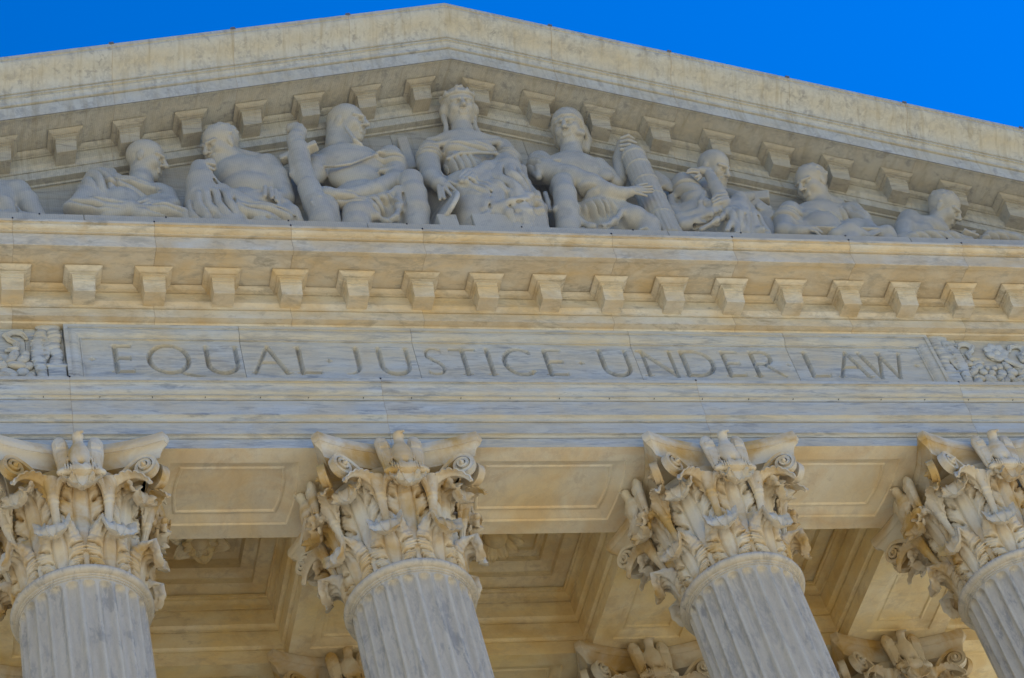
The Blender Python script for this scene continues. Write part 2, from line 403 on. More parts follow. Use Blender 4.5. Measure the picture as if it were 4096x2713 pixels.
# A and W overlap in the cutting (as carved), so they share tile borders at the middle of the overlap
CELL = .0125
def letter_field(ch, x, w, XX, ZZ):
    H = LETZ1-LETZ0
    d = np.full(XX.shape, -1.0)
    for (x0, z0, a, x1, z1, b) in letter_strokes(ch, w/H):
        px, pz = (XX-x)/H, (ZZ-LETZ0)/H
        dx, dz = x1-x0, z1-z0; L2 = dx*dx+dz*dz+1e-9
        t = np.clip(((px-x0)*dx+(pz-z0)*dz)/L2, 0, 1)
        d = np.maximum(d, (a+(b-a)*t)-np.hypot(px-x0-t*dx, pz-z0-t*dz))
    if ch == 'Q':
        px, pz = (XX-x)/H, (ZZ-LETZ0)/H
        for (x0, z0, a, x1, z1, b) in [(.66*w/H, .08, .03, .86*w/H, -.04, .052), (.86*w/H, -.04, .052, 1.10*w/H, -.11, .04), (1.10*w/H, -.11, .04, 1.34*w/H, -.115, .008)]:
            dx, dz = x1-x0, z1-z0; L2 = dx*dx+dz*dz
            t = np.clip(((px-x0)*dx+(pz-z0)*dz)/L2, 0, 1)
            d = np.maximum(d, (a+(b-a)*t)-np.hypot(px-x0-t*dx, pz-z0-t*dz))
    return np.maximum(d, 0)*H*2.25

TZ0, TZ1 = 1.375, 2.075
tiles = []
for i, (ch, x, w) in enumerate(LETTERS):
    a, b = x-.03, x+w+.03
    if ch == 'Q': b = x+w*1.36+.02
    if ch == 'R': b = x+w+.06
    tiles.append([ch, x, w, a, b])
for i in range(len(tiles)-1):                       # neighbours butt: split any overlap
    if tiles[i][4] > tiles[i+1][3]-.002:
        m = (tiles[i][4]+tiles[i+1][3])/2
        tiles[i][4] = m; tiles[i+1][3] = m
JF = [-6.507, -4.11, -1.645, 1.645, 4.11, 6.507]
def split_at(x):
    return max(i for i in range(5) if JF[i] <= x+.001)
slab_tiles = [[] for _ in range(5)]
for t in tiles:
    k = split_at((t[3]+t[4])/2); t[3] = max(t[3], JF[k]+.012); t[4] = min(t[4], JF[k+1]-.012); slab_tiles[k].append(t)
for k in range(5):
    a, b = JF[k]+jitter_gap(), JF[k+1]-jitter_gap()
    parts = []
    # body behind, raised moulding along the top, and (at the ends) down the side
    top_prof = [(YP, 2.136), (YP-.022, 2.140), (YP-.022, 2.158)] + arc((YP-.012, 2.160), (YP-.075, 2.292), .14, 7) + [(-.068, 2.296), (-.068, 2.312), (-.088, 2.315), (-.088, 2.348), (-.088, FZ1), (.15, FZ1), (.15, 2.136)]
    el = a+.16 if k == 0 else a; er = b-.16 if k == 4 else b
    # mitred moulding: sweep with corner
    tp = np.array(top_prof); dz = tp[:, 1]-2.136
    loops = []
    if k == 0: loops.append([(JF[0]+jitter_gap()+(FZ1-2.136)-d if False else a+(FZ1-z), y, FZ0) for (y, z), d in zip(top_prof, dz)])
    loops.append([(a+(FZ1-z) if k == 0 else a, y, z) for (y, z) in top_prof])
    loops.append([(b-(FZ1-z) if k == 4 else b, y, z) for (y, z) in top_prof])
    if k == 4: loops.append([(b-(FZ1-z), y, FZ0) for (y, z) in top_prof])
    parts.append(loop_strip(loops, True, True, True))
    x0 = a+(FZ1-2.136) if k == 0 else a; x1 = b-(FZ1-2.136) if k == 4 else b
    # panel face as strips around the letter tiles
    def quad(xa, xb, za, zb): return ([(xa, YP, za), (xb, YP, za), (xb, YP, zb), (xa, YP, zb)], [(0, 1, 2, 3)])
    parts.append(quad(x0, x1, FZ0, TZ0)); parts.append(quad(x0, x1, TZ1, 2.136))
    cx = x0
    for t in slab_tiles[k]:
        if t[3] > cx+1e-5: parts.append(quad(cx, t[3], TZ0, TZ1))
        cx = t[4]
    if x1 > cx+1e-5: parts.append(quad(cx, x1, TZ0, TZ1))
    parts.append(([(x0, .15, FZ0), (x1, .15, FZ0), (x1, .15, FZ1-.24), (x0, .15, FZ1-.24), (x0, YP, FZ0), (x1, YP, FZ0), (x1, YP, 2.136), (x0, YP, 2.136)],
                  [(0, 4, 7, 3), (1, 2, 6, 5)]))
    me = mesh_np('frieze_slab', *merge(parts)); me.shade_smooth(); me.set_sharp_from_angle(angle=math.radians(30))
    slab = obj('frieze_slab', me, M_ENT, ENT, seed=20+k*2.3)
    for (ch, x, w, a_, b_) in slab_tiles[k]:
        nx, nz = max(8, int((b_-a_)/CELL)), int((TZ1-TZ0)/CELL)
        xs, zs = np.linspace(a_, b_, nx+1), np.linspace(TZ0, TZ1, nz+1)
        XX, ZZ = np.meshgrid(xs, zs)
        dep = letter_field(ch, x, w, XX, ZZ)
        for (c2, x2, w2, _, _) in tiles:
            if (c2, x2) != (ch, x) and abs(x2+w2/2-x-w/2) < 1.0: dep = np.maximum(dep, letter_field(c2, x2, w2, XX, ZZ))
        dep[0, :] = dep[-1, :] = 0
        V = np.stack([XX, YP+dep, ZZ], -1).reshape(-1, 3)
        idx = np.arange((nx+1)*(nz+1)).reshape(nz+1, nx+1)
        Fq = np.stack([idx[:-1, :-1], idx[:-1, 1:], idx[1:, 1:], idx[1:, :-1]], -1).reshape(-1, 4)
        lm = bpy.data.meshes.new('engraved_letter'); lm.from_pydata(V.tolist(), [], Fq.tolist()); lm.shade_smooth(); lm.set_sharp_from_angle(angle=math.radians(28))
        lo = obj('engraved_dot' if ch == '.' else 'engraved_letter', lm, M_ENT, slab, seed=20+k*2.3)
        if ch != '.': lo['label'] = 'carved capital letter ' + ch
obj('mortar_joint', box_mesh('frieze_mortar', -6.5, 6.5, YP+.135, .3, FZ0, FZ1-.03), M_MORT, ENT)
# plain slabs behind the carved relief at both ends
YR = .012
for s in (-1, 1):
    for (p, q) in ((6.507, 7.02), (7.02, 10.0), (10.0, 13.0), (13.0, 16.0)):
        a, b = (p+GAP, q-GAP) if s > 0 else (-q+GAP, -p-GAP)
        obj('frieze_slab', box_mesh('frieze_end_slab', a, b, YR, .3, FZ0, FZ1, .003), M_ENT, ENT, seed=40+p*s)

# ---- bed moulding and cornice
bed = ([(-.0, 2.371), (-.085, 2.372)] + arc((-.085, 2.374), (-.118, 2.398), -.25, 4) + [(-.095, 2.400), (-.095, 2.412), (-.122, 2.4125), (-.192, 2.4145), (-.192, 2.575), (-.172, 2.578), (-.172, 2.594)]
       + arc((-.196, 2.596), (-.232, 2.688), -.15, 5) + [(-.236, 2.692), (-.236, 2.722), (-.196, 2.725), (-.196, 2.742), (-.216, 2.745), (-.216, 2.775), (-.206, 2.78), (-.206, 2.905), (-.186, 2.908), (-.186, 2.922), (-.218, 2.925), (-.218, 2.942)])
cor_top = [(-.292, 2.998), (-.255, 3.001), (-.255, 3.02), (-.868, 3.02), (-.872, 2.995), (-.945, 2.992), (-.948, 2.996), (-.948, 3.235), (-.925, 3.238), (-.925, 3.254), (-.972, 3.257), (-.972, 3.278)] \
    + arc((-.972, 3.278), (-1.055, 3.345), .16, 6) + [(-1.035, 3.347), (-1.035, 3.362), (-1.066, 3.365), (-1.066, 3.410), (-1.055, 3.416)]
cor_poly = bed + arc((-.218, 2.945), (-.292, 2.996), .18, 6) + cor_top + [(.30, 3.47), (.30, 2.371)]
CJ = [-16.0, -12.9, -10.05, -7.177, -5.263, -3.3495, -1.4355, 1.4355, 3.3495, 5.263, 7.177, 9.09, 12.0, 16.0]
cblocks = []
for i in range(len(CJ)-1):
    a, b = CJ[i]+jitter_gap(), CJ[i+1]-jitter_gap()
    me = mesh_np('cornice_block', *extrude(cor_poly, a, b)); me.set_sharp_from_angle(angle=math.radians(25))
    cblocks.append((CJ[i], CJ[i+1], obj('cornice_block', me, M_COR, ENT, seed=3.1+i*1.9)))
core = offset_poly(cor_poly, .003)
obj('mortar_joint', mesh_np('cornice_mortar', *extrude([tuple(p) for p in core], -15.98, 15.98)), M_MORT, ENT)

def modillion_mesh(tan):
    """Bracket: cap moulding on three sides, S-fronted block; z sheared by tan*x for the raking cornice."""
    V, F = [], []
    yb = -.20; YS = 0.0
    # cap: rings (half width, front y, z)
    caps = [(.225, -.58, 3.0195), (.225, -.58, 3.002), (.2586, -.6155, 3.0), (.2586, -.6155, 2.984)] + [(.2586-.066*t, -.6155+.066*t, 2.984-.044*(t**.6)) for t in (.15, .4, .7, 1.0)] + [(.176, -.533, 2.939), (.176, -.533, 2.926), (.188, -.545, 2.924), (.188, -.545, 2.906), (.155, -.512, 2.903)]
    loops = [[(-w, yb, z), (-w, y, z), (w, y, z), (w, yb, z)] for (w, y, z) in caps]
    body = [(.155, -.512, 2.903), (.155, -.512, 2.858), (.150, -.496, 2.850), (.150, -.496, 2.832), (.155, -.505, 2.829), (.155, -.505, 2.812), (.152, -.488, 2.802), (.150, -.466, 2.752), (.148, -.456, 2.70), (.147, -.452, 2.646), (.142, -.446, 2.640)]
    loops += [[(-w, yb, z), (-w, y, z), (w, y, z), (w, yb, z)] for (w, y, z) in body[1:]]
    v, f = loop_strip(loops, False, False, False)
    f.append(tuple((len(loops)-1)*4+j for j in (0, 1, 2, 3)))
    v = [(x, y, z-tan*x) for (x, y, z) in v]
    me = mesh_np('modillion', v, f); 
    bm = bmesh.new(); bm.from_mesh(me); bm.to_mesh(me); bm.free()
    me.shade_smooth(); me.set_sharp_from_angle(angle=math.radians(22))
    return me
MM = .957
mod0 = modillion_mesh(0.0); modL = modillion_mesh(-TAN); modR = modillion_mesh(TAN)
for me in (mod0,): me.materials.append(M_COR)
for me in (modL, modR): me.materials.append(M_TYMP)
for k in range(-10, 11):
    x = (k+.5)*MM
    if abs(x) > 9.8: continue
    par = next(o for (a, b, o) in cblocks if a <= x+1e-6 and x < b)
    obj('modillion', mod0, None, par, seed=60+k*1.7, loc=(x, 0, 0))

# ================================================================ pediment
PED = thing('pediment', 'low triangular marble pediment with bracketed raking cornice under blue sky', 'pediment')
H0 = 8.118                     # raking soffit height at the apex
dz = H0-3.02
rake_bed = [(p[0], p[1]+dz) for p in bed[1:]]
rake_poly = [(-.03, 2.38+dz)] + rake_bed + [(p[0], p[1]+dz) for p in arc((-.218, 2.945), (-.292, 2.996), .18, 6)] + \
    [(-.292, H0-.022), (-.255, H0-.019), (-.255, H0), (-.86, H0), (-.864, H0-.022), (-.905, H0-.026), (-.91, H0-.02), (-.91, H0+.25), (-.888, H0+.253), (-.888, H0+.272), (-.935, H0+.275), (-.935, H0+.30)] + \
    arc((-.935, H0+.30), (-.975, H0+.405), -.12, 5) + [(-.955, H0+.408), (-.955, H0+.428), (-.982, H0+.431), (-.982, H0+.462), (-.965, H0+.465), (-.965, H0+.482), (-.994, H0+.485), (-.994, H0+.505)] + \
    cyma((-.994, H0+.505), (-1.312, H0+.885), -.10, 8) + [(-1.30, H0+.888), (-1.30, H0+.902)] + [(-1.32, H0+.905), (-1.32, H0+.975), (-1.31, H0+.985), (.55, H0+1.02), (.55, 2.38+dz)]
RJ = [-15.9, -12.9, -10.8, -9.34, -7.42, -5.51, -3.60, -1.685, 1.685, 3.60, 5.51, 7.42, 9.34, 11.3, 13.4, 15.9]
rblocks = []
for i in range(len(RJ)-1):
    a, b = RJ[i]+jitter_gap(), RJ[i+1]-jitter_gap()
    me = mesh_np('raking_cornice_block', *extrude(rake_poly, a, b, TAN)); me.set_sharp_from_angle(angle=math.radians(25))
    o = obj('raking_cornice_block', me, M_RAKE, PED, seed=80+i*2.7); rblocks.append((RJ[i], RJ[i+1], o))
me = mesh_np('raking_mortar', *extrude([tuple(p) for p in offset_poly(rake_poly, .003)], -15.88, 15.88, TAN)); obj('mortar_joint', me, M_MORT, PED)
tab = box_mesh('lead_tab', -.035, .035, -.025, .10, -.012, .03)
for x in RJ[3:13]:
    t = obj('lead_tab', tab, M_LEAD, PED, loc=(x, -1.31, H0+.972-abs(x)*TAN)); t.rotation_euler = (0, math.copysign(math.atan(TAN), x), 0)
for k in range(-11, 11):
    x = (k+.5)*MM
    if abs(x) > 10.2: continue
    par = next(o for (a, b, o) in rblocks if a <= x and x < b)
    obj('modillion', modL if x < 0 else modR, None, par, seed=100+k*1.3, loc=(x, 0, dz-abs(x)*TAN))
# tympanum wall in slabs
TJ = [-15.5, -11.0, -8.4, -6.75, -5.05, -3.1, -1.05, 1.15, 3.0, 4.9, 6.6, 8.5, 11, 15.5]
for i in range(len(TJ)-1):
    a, b = TJ[i]+.004, TJ[i+1]-.004
    xs = [a, b] if not a < 0 < b else [a, 0, b]
    zt = [max(3.6, H0-.64-abs(x)*TAN) for x in xs]
    loops = [[(x, -.05, 3.46), (x, -.05, z), (x, .45, z), (x, .45, 3.46)] for x, z in zip(xs, zt)]
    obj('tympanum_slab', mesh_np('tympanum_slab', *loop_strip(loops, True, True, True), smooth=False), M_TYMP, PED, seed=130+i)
# low plinth under the figures with foot blocks
for i, (a, b) in enumerate(((-13, -6.2), (-6.2, -2.2), (-2.2, 2.4), (2.4, 6.4), (6.4, 13))):
    obj('plinth_block', box_mesh('plinth_block', a+.004, b-.004, -.985, .3, 3.42, 3.64, .006), M_STAT, PED, seed=150+i)
# ================================================================ a small sculptor: blended solids meshed with surface nets
class Sculpt:
    def __init__(self, voxel): self.h = voxel; self.ops = []
    def _add(self, f, lo, hi, k, mode): self.ops.append((f, np.array(lo, float), np.array(hi, float), k, mode)); return self
    def cone(self, a, b, r1, r2=None, k=.03, mode='+'):
        a, b = np.array(a, float), np.array(b, float); r2 = r1 if r2 is None else r2; ba = b-a; L = ba@ba+1e-9; R = max(r1, r2)
        def f(p):
            t = np.clip(((p-a)@ba)/L, 0, 1); return np.linalg.norm(p-a-t[..., None]*ba, axis=-1)-(r1+(r2-r1)*t)
        return self._add(f, np.minimum(a, b)-R, np.maximum(a, b)+R, k, mode)
    def ball(self, c, r, k=.03, mode='+'): return self.ell(c, (r, r, r), None, k, mode)
    def ell(self, c, r, rot=None, k=.03, mode='+'):
        c, r = np.array(c, float), np.array(r, float); M = np.eye(3) if rot is None else np.array(rot, float); R = r.max()
        if np.ptp(r) < 1e-6:
            f = lambda p: np.linalg.norm(p-c, axis=-1)-r[0]
        else:
            def f(p):
                q = (p-c)@M.T; k0 = np.linalg.norm(q/r, axis=-1); k1 = np.linalg.norm(q/(r*r), axis=-1)
                return k0*(k0-1)/np.maximum(k1, 1e-9)
        return self._add(f, c-R, c+R, k, mode)
    def box(self, c, half, rot=None, rnd=.01, k=.01, mode='+'):
        c, hf = np.array(c, float), np.array(half, float)-rnd; M = np.eye(3) if rot is None else np.array(rot, float); R = np.linalg.norm(half)
        def f(p):
            q = np.abs((p-c)@M.T)-hf
            return np.linalg.norm(np.maximum(q, 0), axis=-1)+np.minimum(q.max(-1), 0)-rnd
        return self._add(f, c-R, c+R, k, mode)
    def chain(self, pts, rads, k=.03, mode='+'):
        for i in range(len(pts)-1): self.cone(pts[i], pts[i+1], rads[i], rads[i+1], k, mode)
        return self
    def folds(self, c, r, axis, wave, amp, warp=.3, phase=0.0, bend=None):
        """Cloth folds: ridges that run across `axis`, faded out towards the edge of a ball."""
        c, ax = np.array(c, float), np.array(axis, float); ax = ax/np.linalg.norm(ax); rr = np.broadcast_to(np.array(r, float), (3,))
        sd = rng.uniform(0, 6, 6)
        def f(p):
            q = p-c; w = np.clip(1-np.sum((q/rr)**2, -1), 0, 1); w = np.sqrt(w)
            s = q@ax
            if bend is not None: s = s/(0.35+np.linalg.norm(q-np.array(bend), axis=-1))*0.8
            s = s+warp*wave*(np.sin(q[..., 0]*5.3+sd[0])+np.sin(q[..., 2]*4.7+sd[1])+.6*np.sin(q[..., 1]*8+q[..., 2]*9+sd[2]))
            t = s/wave+phase
            g = np.abs(np.sin(math.pi*t))**.75; return -amp*w*(g**.8-.45)*(.75+.25*np.sin(2.1*t+sd[3]))
        return self._add(f, c-rr, c+rr, 0, 'f')
    def mesh(self, name, smooth=1):
        h = self.h
        lo = np.min([o[1] for o in self.ops if o[4] == '+'], axis=0)-3*h-.03; hi = np.max([o[2] for o in self.ops if o[4] == '+'], axis=0)+3*h+.03
        n = np.ceil((hi-lo)/h).astype(int)+1
        F = np.full(n, .5, np.float32)
        ax = [lo[i]+h*np.arange(n[i]) for i in range(3)]
        for f, a, b, k, mode in self.ops:
            m = k+.06 if mode != 'f' else 0
            i0 = np.maximum(np.floor((a-m-lo)/h).astype(int), 0); i1 = np.minimum(np.ceil((b+m-lo)/h).astype(int)+1, n)
            if np.any(i1 <= i0): continue
            sl = tuple(slice(i0[i], i1[i]) for i in range(3))
            P = np.stack(np.meshgrid(*(ax[i][i0[i]:i1[i]] for i in range(3)), indexing='ij'), -1)
            d = f(P).astype(np.float32); A = F[sl]
            if mode == '+':
                q = np.clip(.5+.5*(A-d)/max(k, 1e-6), 0, 1); F[sl] = A*(1-q)+d*q-k*q*(1-q)
            elif mode == '-':
                q = np.clip(.5-.5*(A+d)/max(k, 1e-6), 0, 1); F[sl] = A*(1-q)-d*q+k*q*(1-q)
            else: F[sl] = A+d
        return nets(name, F, lo, h, smooth)

def nets(name, F, lo, h, smooth):
    n = F.shape; S_ = F < 0
    c = [S_[i:n[0]-1+i, j:n[1]-1+j, k:n[2]-1+k] for i in (0, 1) for j in (0, 1) for k in (0, 1)]
    cnt = sum(x.astype(np.int8) for x in c); cell = (cnt > 0) & (cnt < 8)
    I = np.argwhere(cell); idx = np.full(cell.shape, -1, np.int64); idx[cell] = np.arange(len(I))
    acc = np.zeros((len(I), 3)); num = np.zeros(len(I))
    corners = [(i, j, k) for i in (0, 1) for j in (0, 1) for k in (0, 1)]
    for a in corners:
        for d in range(3):
            if a[d]: continue
            b = list(a); b[d] = 1
            fa = F[I[:, 0]+a[0], I[:, 1]+a[1], I[:, 2]+a[2]]; fb = F[I[:, 0]+b[0], I[:, 1]+b[1], I[:, 2]+b[2]]
            m = (fa < 0) != (fb < 0); t = np.where(m, fa/np.where(m, fa-fb, 1), 0)
            p = np.tile(np.array(a, float), (len(I), 1)); p[:, d] += t
            acc[m] += p[m]; num[m] += 1
    V = lo+h*(I+acc/num[:, None])
    Q = []
    for d in range(3):
        sl0 = [slice(None)]*3; sl1 = [slice(None)]*3; sl0[d] = slice(0, -1); sl1[d] = slice(1, None)
        x = S_[tuple(sl0)] != S_[tuple(sl1)]; E = np.argwhere(x)
        o1, o2 = [i for i in range(3) if i != d]
        ok = (E[:, o1] > 0) & (E[:, o2] > 0) & (E[:, o1] < n[o1]-1) & (E[:, o2] < n[o2]-1); E = E[ok]
        def g(da, db):
            e = E.copy(); e[:, o1] -= da; e[:, o2] -= db; return idx[e[:, 0], e[:, 1], e[:, 2]]
        q = np.stack([g(0, 0), g(1, 0), g(1, 1), g(0, 1)], -1)
        flip = S_[E[:, 0], E[:, 1], E[:, 2]]
        if d == 1: flip = ~flip
        q[flip] = q[flip][:, ::-1]; Q.append(q)
    Q = np.concatenate(Q); Q = Q[(Q >= 0).all(1)]
    if smooth:
        for _ in range(smooth):
            s = np.zeros_like(V); m = np.zeros(len(V))
            for i in range(4):
                for j in ((i+1) % 4, (i+3) % 4):
                    np.add.at(s, Q[:, i], V[Q[:, j]]); np.add.at(m, Q[:, i], 1)
            V = .5*V+.5*s/np.maximum(m, 1)[:, None]
    me = bpy.data.meshes.new(name)
    me.vertices.add(len(V)); me.vertices.foreach_set('co', V.astype(np.float32).ravel())
    me.loops.add(4*len(Q)); me.loops.foreach_set('vertex_index', Q[:, ::-1].astype(np.int32).ravel())
    me.polygons.add(len(Q)); me.polygons.foreach_set('loop_start', np.arange(0, 4*len(Q), 4, dtype=np.int32))
    me.update(calc_edges=True); me.validate(); me.shade_smooth()
    return me

def frame(f, u):
    """Rows: side, facing, up (orthonormal) as a rotation from world to local."""
    f = np.array(f, float); f /= np.linalg.norm(f); u = np.array(u, float); u = u-f*(u@f); u /= np.linalg.norm(u); s = np.cross(f, u)
    return np.array([s, f, u])
# ================================================================ columns
HC, RA, RS = 2.087, .883, .783
def lathe(prof, seg=96):
    loops = [[(r*math.cos(a), r*math.sin(a), z) for a in np.linspace(0, 2*math.pi, seg, endpoint=False)] for (r, z) in prof]
    return loop_strip(loops, True, False, False)

def shaft_mesh():
    NF, SUB = 24, 12; na = NF*SUB
    zt = -2.235                                   # top of the flutes
    zs = np.concatenate([np.linspace(-2.20, zt, 3), zt-np.linspace(.006, .10, 10), zt-np.linspace(.14, .6, 5), np.linspace(-3.1, -14.6, 22), [-14.75, -14.9]])
    A = np.arange(na)*2*math.pi/na; ph = (np.arange(na) % SUB)/SUB-.5+.5/SUB
    fw = .38; loops = []
    for z in zs:
        r = RS+.10*min(1, max(0, (-2.2-z)/11))**1.4
        w = fw*r*2*math.pi/NF                      # half width of a flute in metres
        x = ph*r*2*math.pi/NF
        if z > zt: e = 0.0
        else: e = 1.0
        if z > zt-w: rt = max(0, w*w-(z-(zt-w))**2); ww = math.sqrt(rt)
        else: ww = w
        if z < -14.62: e *= 0
        d = np.where(np.abs(x) < ww, np.sqrt(np.maximum(ww*ww-x*x, 0)), 0)*.95*e
        R = r-d
        loops.append([(R[i]*math.cos(A[i]), R[i]*math.sin(A[i]), z) for i in range(na)])
    me = mesh_np('shaft', *loop_strip(loops, True, False, False)); me.set_sharp_from_angle(angle=math.radians(38))
    return me

def astragal_mesh():
    p = [(RS-.05, -2.205), (RS+.012, -2.21), (RS+.012, -2.185), (RS+.03, -2.18), (RS+.035, -2.16)]
    p += [(RS+.035+.065*math.sin(t), -2.098-.062*math.cos(t)) for t in np.linspace(0, math.pi, 10)] + [(RS-.03, -2.035), (RS-.1, -2.03)]
    return mesh_np('astragal', *lathe(p, 128))

def bell_mesh():
    p = [(.66, -2.10), (.70, -2.04), (.70, -1.4), (.72, -1.0), (.77, -.7), (.84, -.5), (.885, -.42), (.885, -.385), (.5, -.36)]
    return mesh_np('capital_bell', *lathe(p, 64), True, 60)

def abacus_mesh():
    """Four concave sides and blunt horns; moulded edge."""
    def plan(off):
        P = []
        t0, mid = 1.165-off, .905-off
        hx = 1.085-off*.42
        for q in range(4):
            a = q*math.pi/2; ca, sa = math.cos(a), math.sin(a)
            for t in np.linspace(-1, 1, 17):
                x = t*hx; y = -(mid+(t0-mid)*(abs(t)**1.9))
                P.append((x*ca-y*sa, x*sa+y*ca))
        return P
    prof = [(.45, -.36), (.135, -.365), (.130, -.345), (.115, -.29), (.088, -.235), (.052, -.195), (.030, -.18), (.030, -.168), (.018, -.165), (.018, -.150), (.0, -.13), (-.004, -.09), (.0, -.05), (.008, -.012), (.06, -.0015)]
    loops = [[(x, y, z) for (x, y) in plan(o)] for (o, z) in prof]
    me = mesh_np('abacus', *loop_strip(loops, True, True, True)); me.set_sharp_from_angle(angle=math.radians(40))
    return me

def leaf_mesh(name, path, width, nlobes=5, ns=54, nt=46, thick=.020, wrap=True, curl_rib=True, amp=.052, eye=.07):
    """Acanthus leaf. path(s)->(r,z) in the radial plane (outward = -Y), width(s) half width; lobed edges, ribs and drilled eyes."""
    s = np.linspace(0, 1, ns); t = np.linspace(-1, 1, nt)
    RZ = np.array([path(x) for x in s]); dR = np.gradient(RZ, axis=0); dR /= np.linalg.norm(dR, axis=1)[:, None]+1e-9
    N = np.stack([dR[:, 1], -dR[:, 0]], 1)                # outward normal of the spine (r,z)
    Sg, Tg = np.meshgrid(s, t, indexing='ij')
    aT = np.abs(Tg)
    ph = nlobes*(Sg*1.02-.13*aT)
    fr = ph-np.floor(ph)
    gap = np.minimum(fr, 1-fr)                            # 0 at the gap between lobes, .5 mid lobe
    lobe = np.clip(gap*2, 0, 1)
    ph3 = ph*4; fr3 = ph3-np.floor(ph3); lob3 = np.clip(np.minimum(fr3, 1-fr3)*2, 0, 1)
    W = np.array([width(x) for x in s])
    edge = .56+.28*np.clip(lobe*1.6, 0, 1)**.5+.17*np.sqrt(lob3)
    cz_ = np.clip((Sg-.58)/.1, 0, 1); edge = edge*(1-cz_)+cz_*(.90+.10*np.sqrt(np.abs(np.sin(Sg*70))))
    taper = np.ones(ns); tip = s > .86; taper[tip] = np.sqrt(np.clip(1-((s[tip]-.86)/.14)**2, 0, 1))*.72+.28; taper *= 1-.22*np.clip((s-.62)/.2, 0, 1)
    X = Tg*(W*taper)[:, None]*(1-(1-edge)*np.clip((aT-.25)/.75, 0, 1))
    # relief: flat midrib strip, ribs between lobes, raised lobe cushions, deep eyes
    body = amp*np.clip((aT-.27)/.25, 0, 1)*(.25+.75*np.clip(lobe*2.0, 0, 1)**.6)*(1-.40*np.clip((aT-.7)/.3, 0, 1))+.034*np.exp(-(aT/.235)**8)
    rib = -.024*np.exp(-((aT-.27)/.022)**2)
    eyes = -1.4*eye*np.exp(-(gap/.13)**2)*np.exp(-((aT-.52)/.10)**2)-.03*np.exp(-(gap/.07)**2)*np.clip((aT-.45)/.2, 0, 1)
    fine = .022*(np.sqrt(lob3)-.7)*np.clip((aT-.42)/.3, 0, 1)
    d = body+rib+eyes+fine
    bow = np.clip((Sg-.55)/.25, 0, 1)
    d = d-.10*bow*aT**2.2-.016*bow*(1-np.abs(np.sin(Tg*12)))
    fadeb = np.clip(Sg/.04, 0, 1)*1.0
    d = d*fadeb
    r = RZ[:, 0][:, None]+N[:, 0][:, None]*d; z = RZ[:, 1][:, None]+N[:, 1][:, None]*d
    def place(X, r, z):
        if wrap:
            rr = np.maximum(np.minimum(r, .98), .3); a = X/rr
            return np.stack([r*np.sin(a), -r*np.cos(a), z], -1)
        return np.stack([X, -r, z], -1)
    th_ = thick*(1+2.2*np.clip((Sg-.62)/.12, 0, 1)*(1-.6*aT**2)); top = place(X, r, z); rb = RZ[:, 0][:, None]-N[:, 0][:, None]*th_; zb = RZ[:, 1][:, None]-N[:, 1][:, None]*th_
    bot = place(X*.97, rb+N[:, 0][:, None]*np.minimum(d, .0), zb+N[:, 1][:, None]*np.minimum(d, .0))
    V = np.concatenate([top.reshape(-1, 3), bot.reshape(-1, 3)]); m = ns*nt
    I = np.arange(m).reshape(ns, nt); F = []
    for i in range(ns-1):
        for j in range(nt-1):
            F.append((I[i, j], I[i, j+1], I[i+1, j+1], I[i+1, j])); F.append((m+I[i, j], m+I[i+1, j], m+I[i+1, j+1], m+I[i, j+1]))
    for i in range(ns-1):
        F.append((I[i, 0], I[i+1, 0], m+I[i+1, 0], m+I[i, 0])); F.append((I[i, nt-1], m+I[i, nt-1], m+I[i+1, nt-1], I[i+1, nt-1]))
    for j in range(nt-1):
        F.append((I[0, j], m+I[0, j], m+I[0, j+1], I[0, j+1])); F.append((I[ns-1, j], I[ns-1, j+1], m+I[ns-1, j+1], m+I[ns-1, j]))
    me = bpy.data.meshes.new(name); me.from_pydata(V.tolist(), [], [tuple(int(q) for q in f) for f in F]); finish(me, True, 70)
    return me

def curl_path(r0, z0, r1, z1, R, back=2.5):
    """Rise from (r0,z0) to near (r1,z1), lean out, roll over with radius R."""
    L = z1-R-z0
    def f(s):
        if s < .66:
            t = s/.66; return (r0+(r1-r0)*t**2.6, z0+L*(t-.04*math.sin(math.pi*t)))
        a = (s-.66)/.34*(back+1.0)
        if a <= 2.75: return (r1+R*(1-math.cos(a))*1.05, z1-R+R*math.sin(a))
        b = a-2.75                                     # the tip hangs straight down, then in
        return (r1+R*(1-math.cos(2.75))*1.05-.02*b, z1-R+R*math.sin(2.75)-R*1.15*b)
    return f

def width_fn(w0, w1, w2):
    def f(s):
        if s < .55: return w0+(w1-w0)*math.sin(math.pi/2*s/.55)
        return w1+(w2-w1)*((s-.55)/.45)**1.3
    return f

LOW = leaf_mesh('acanthus_low', curl_path(.765, -2.06, .835, -1.50, .092, 2.9), width_fn(.16, .33, .25), 4, ns=84)
HIGH = leaf_mesh('acanthus_high', curl_path(.735, -2.05, .865, -.72, .100, 3.0), width_fn(.11, .36, .27), 7, ns=124)

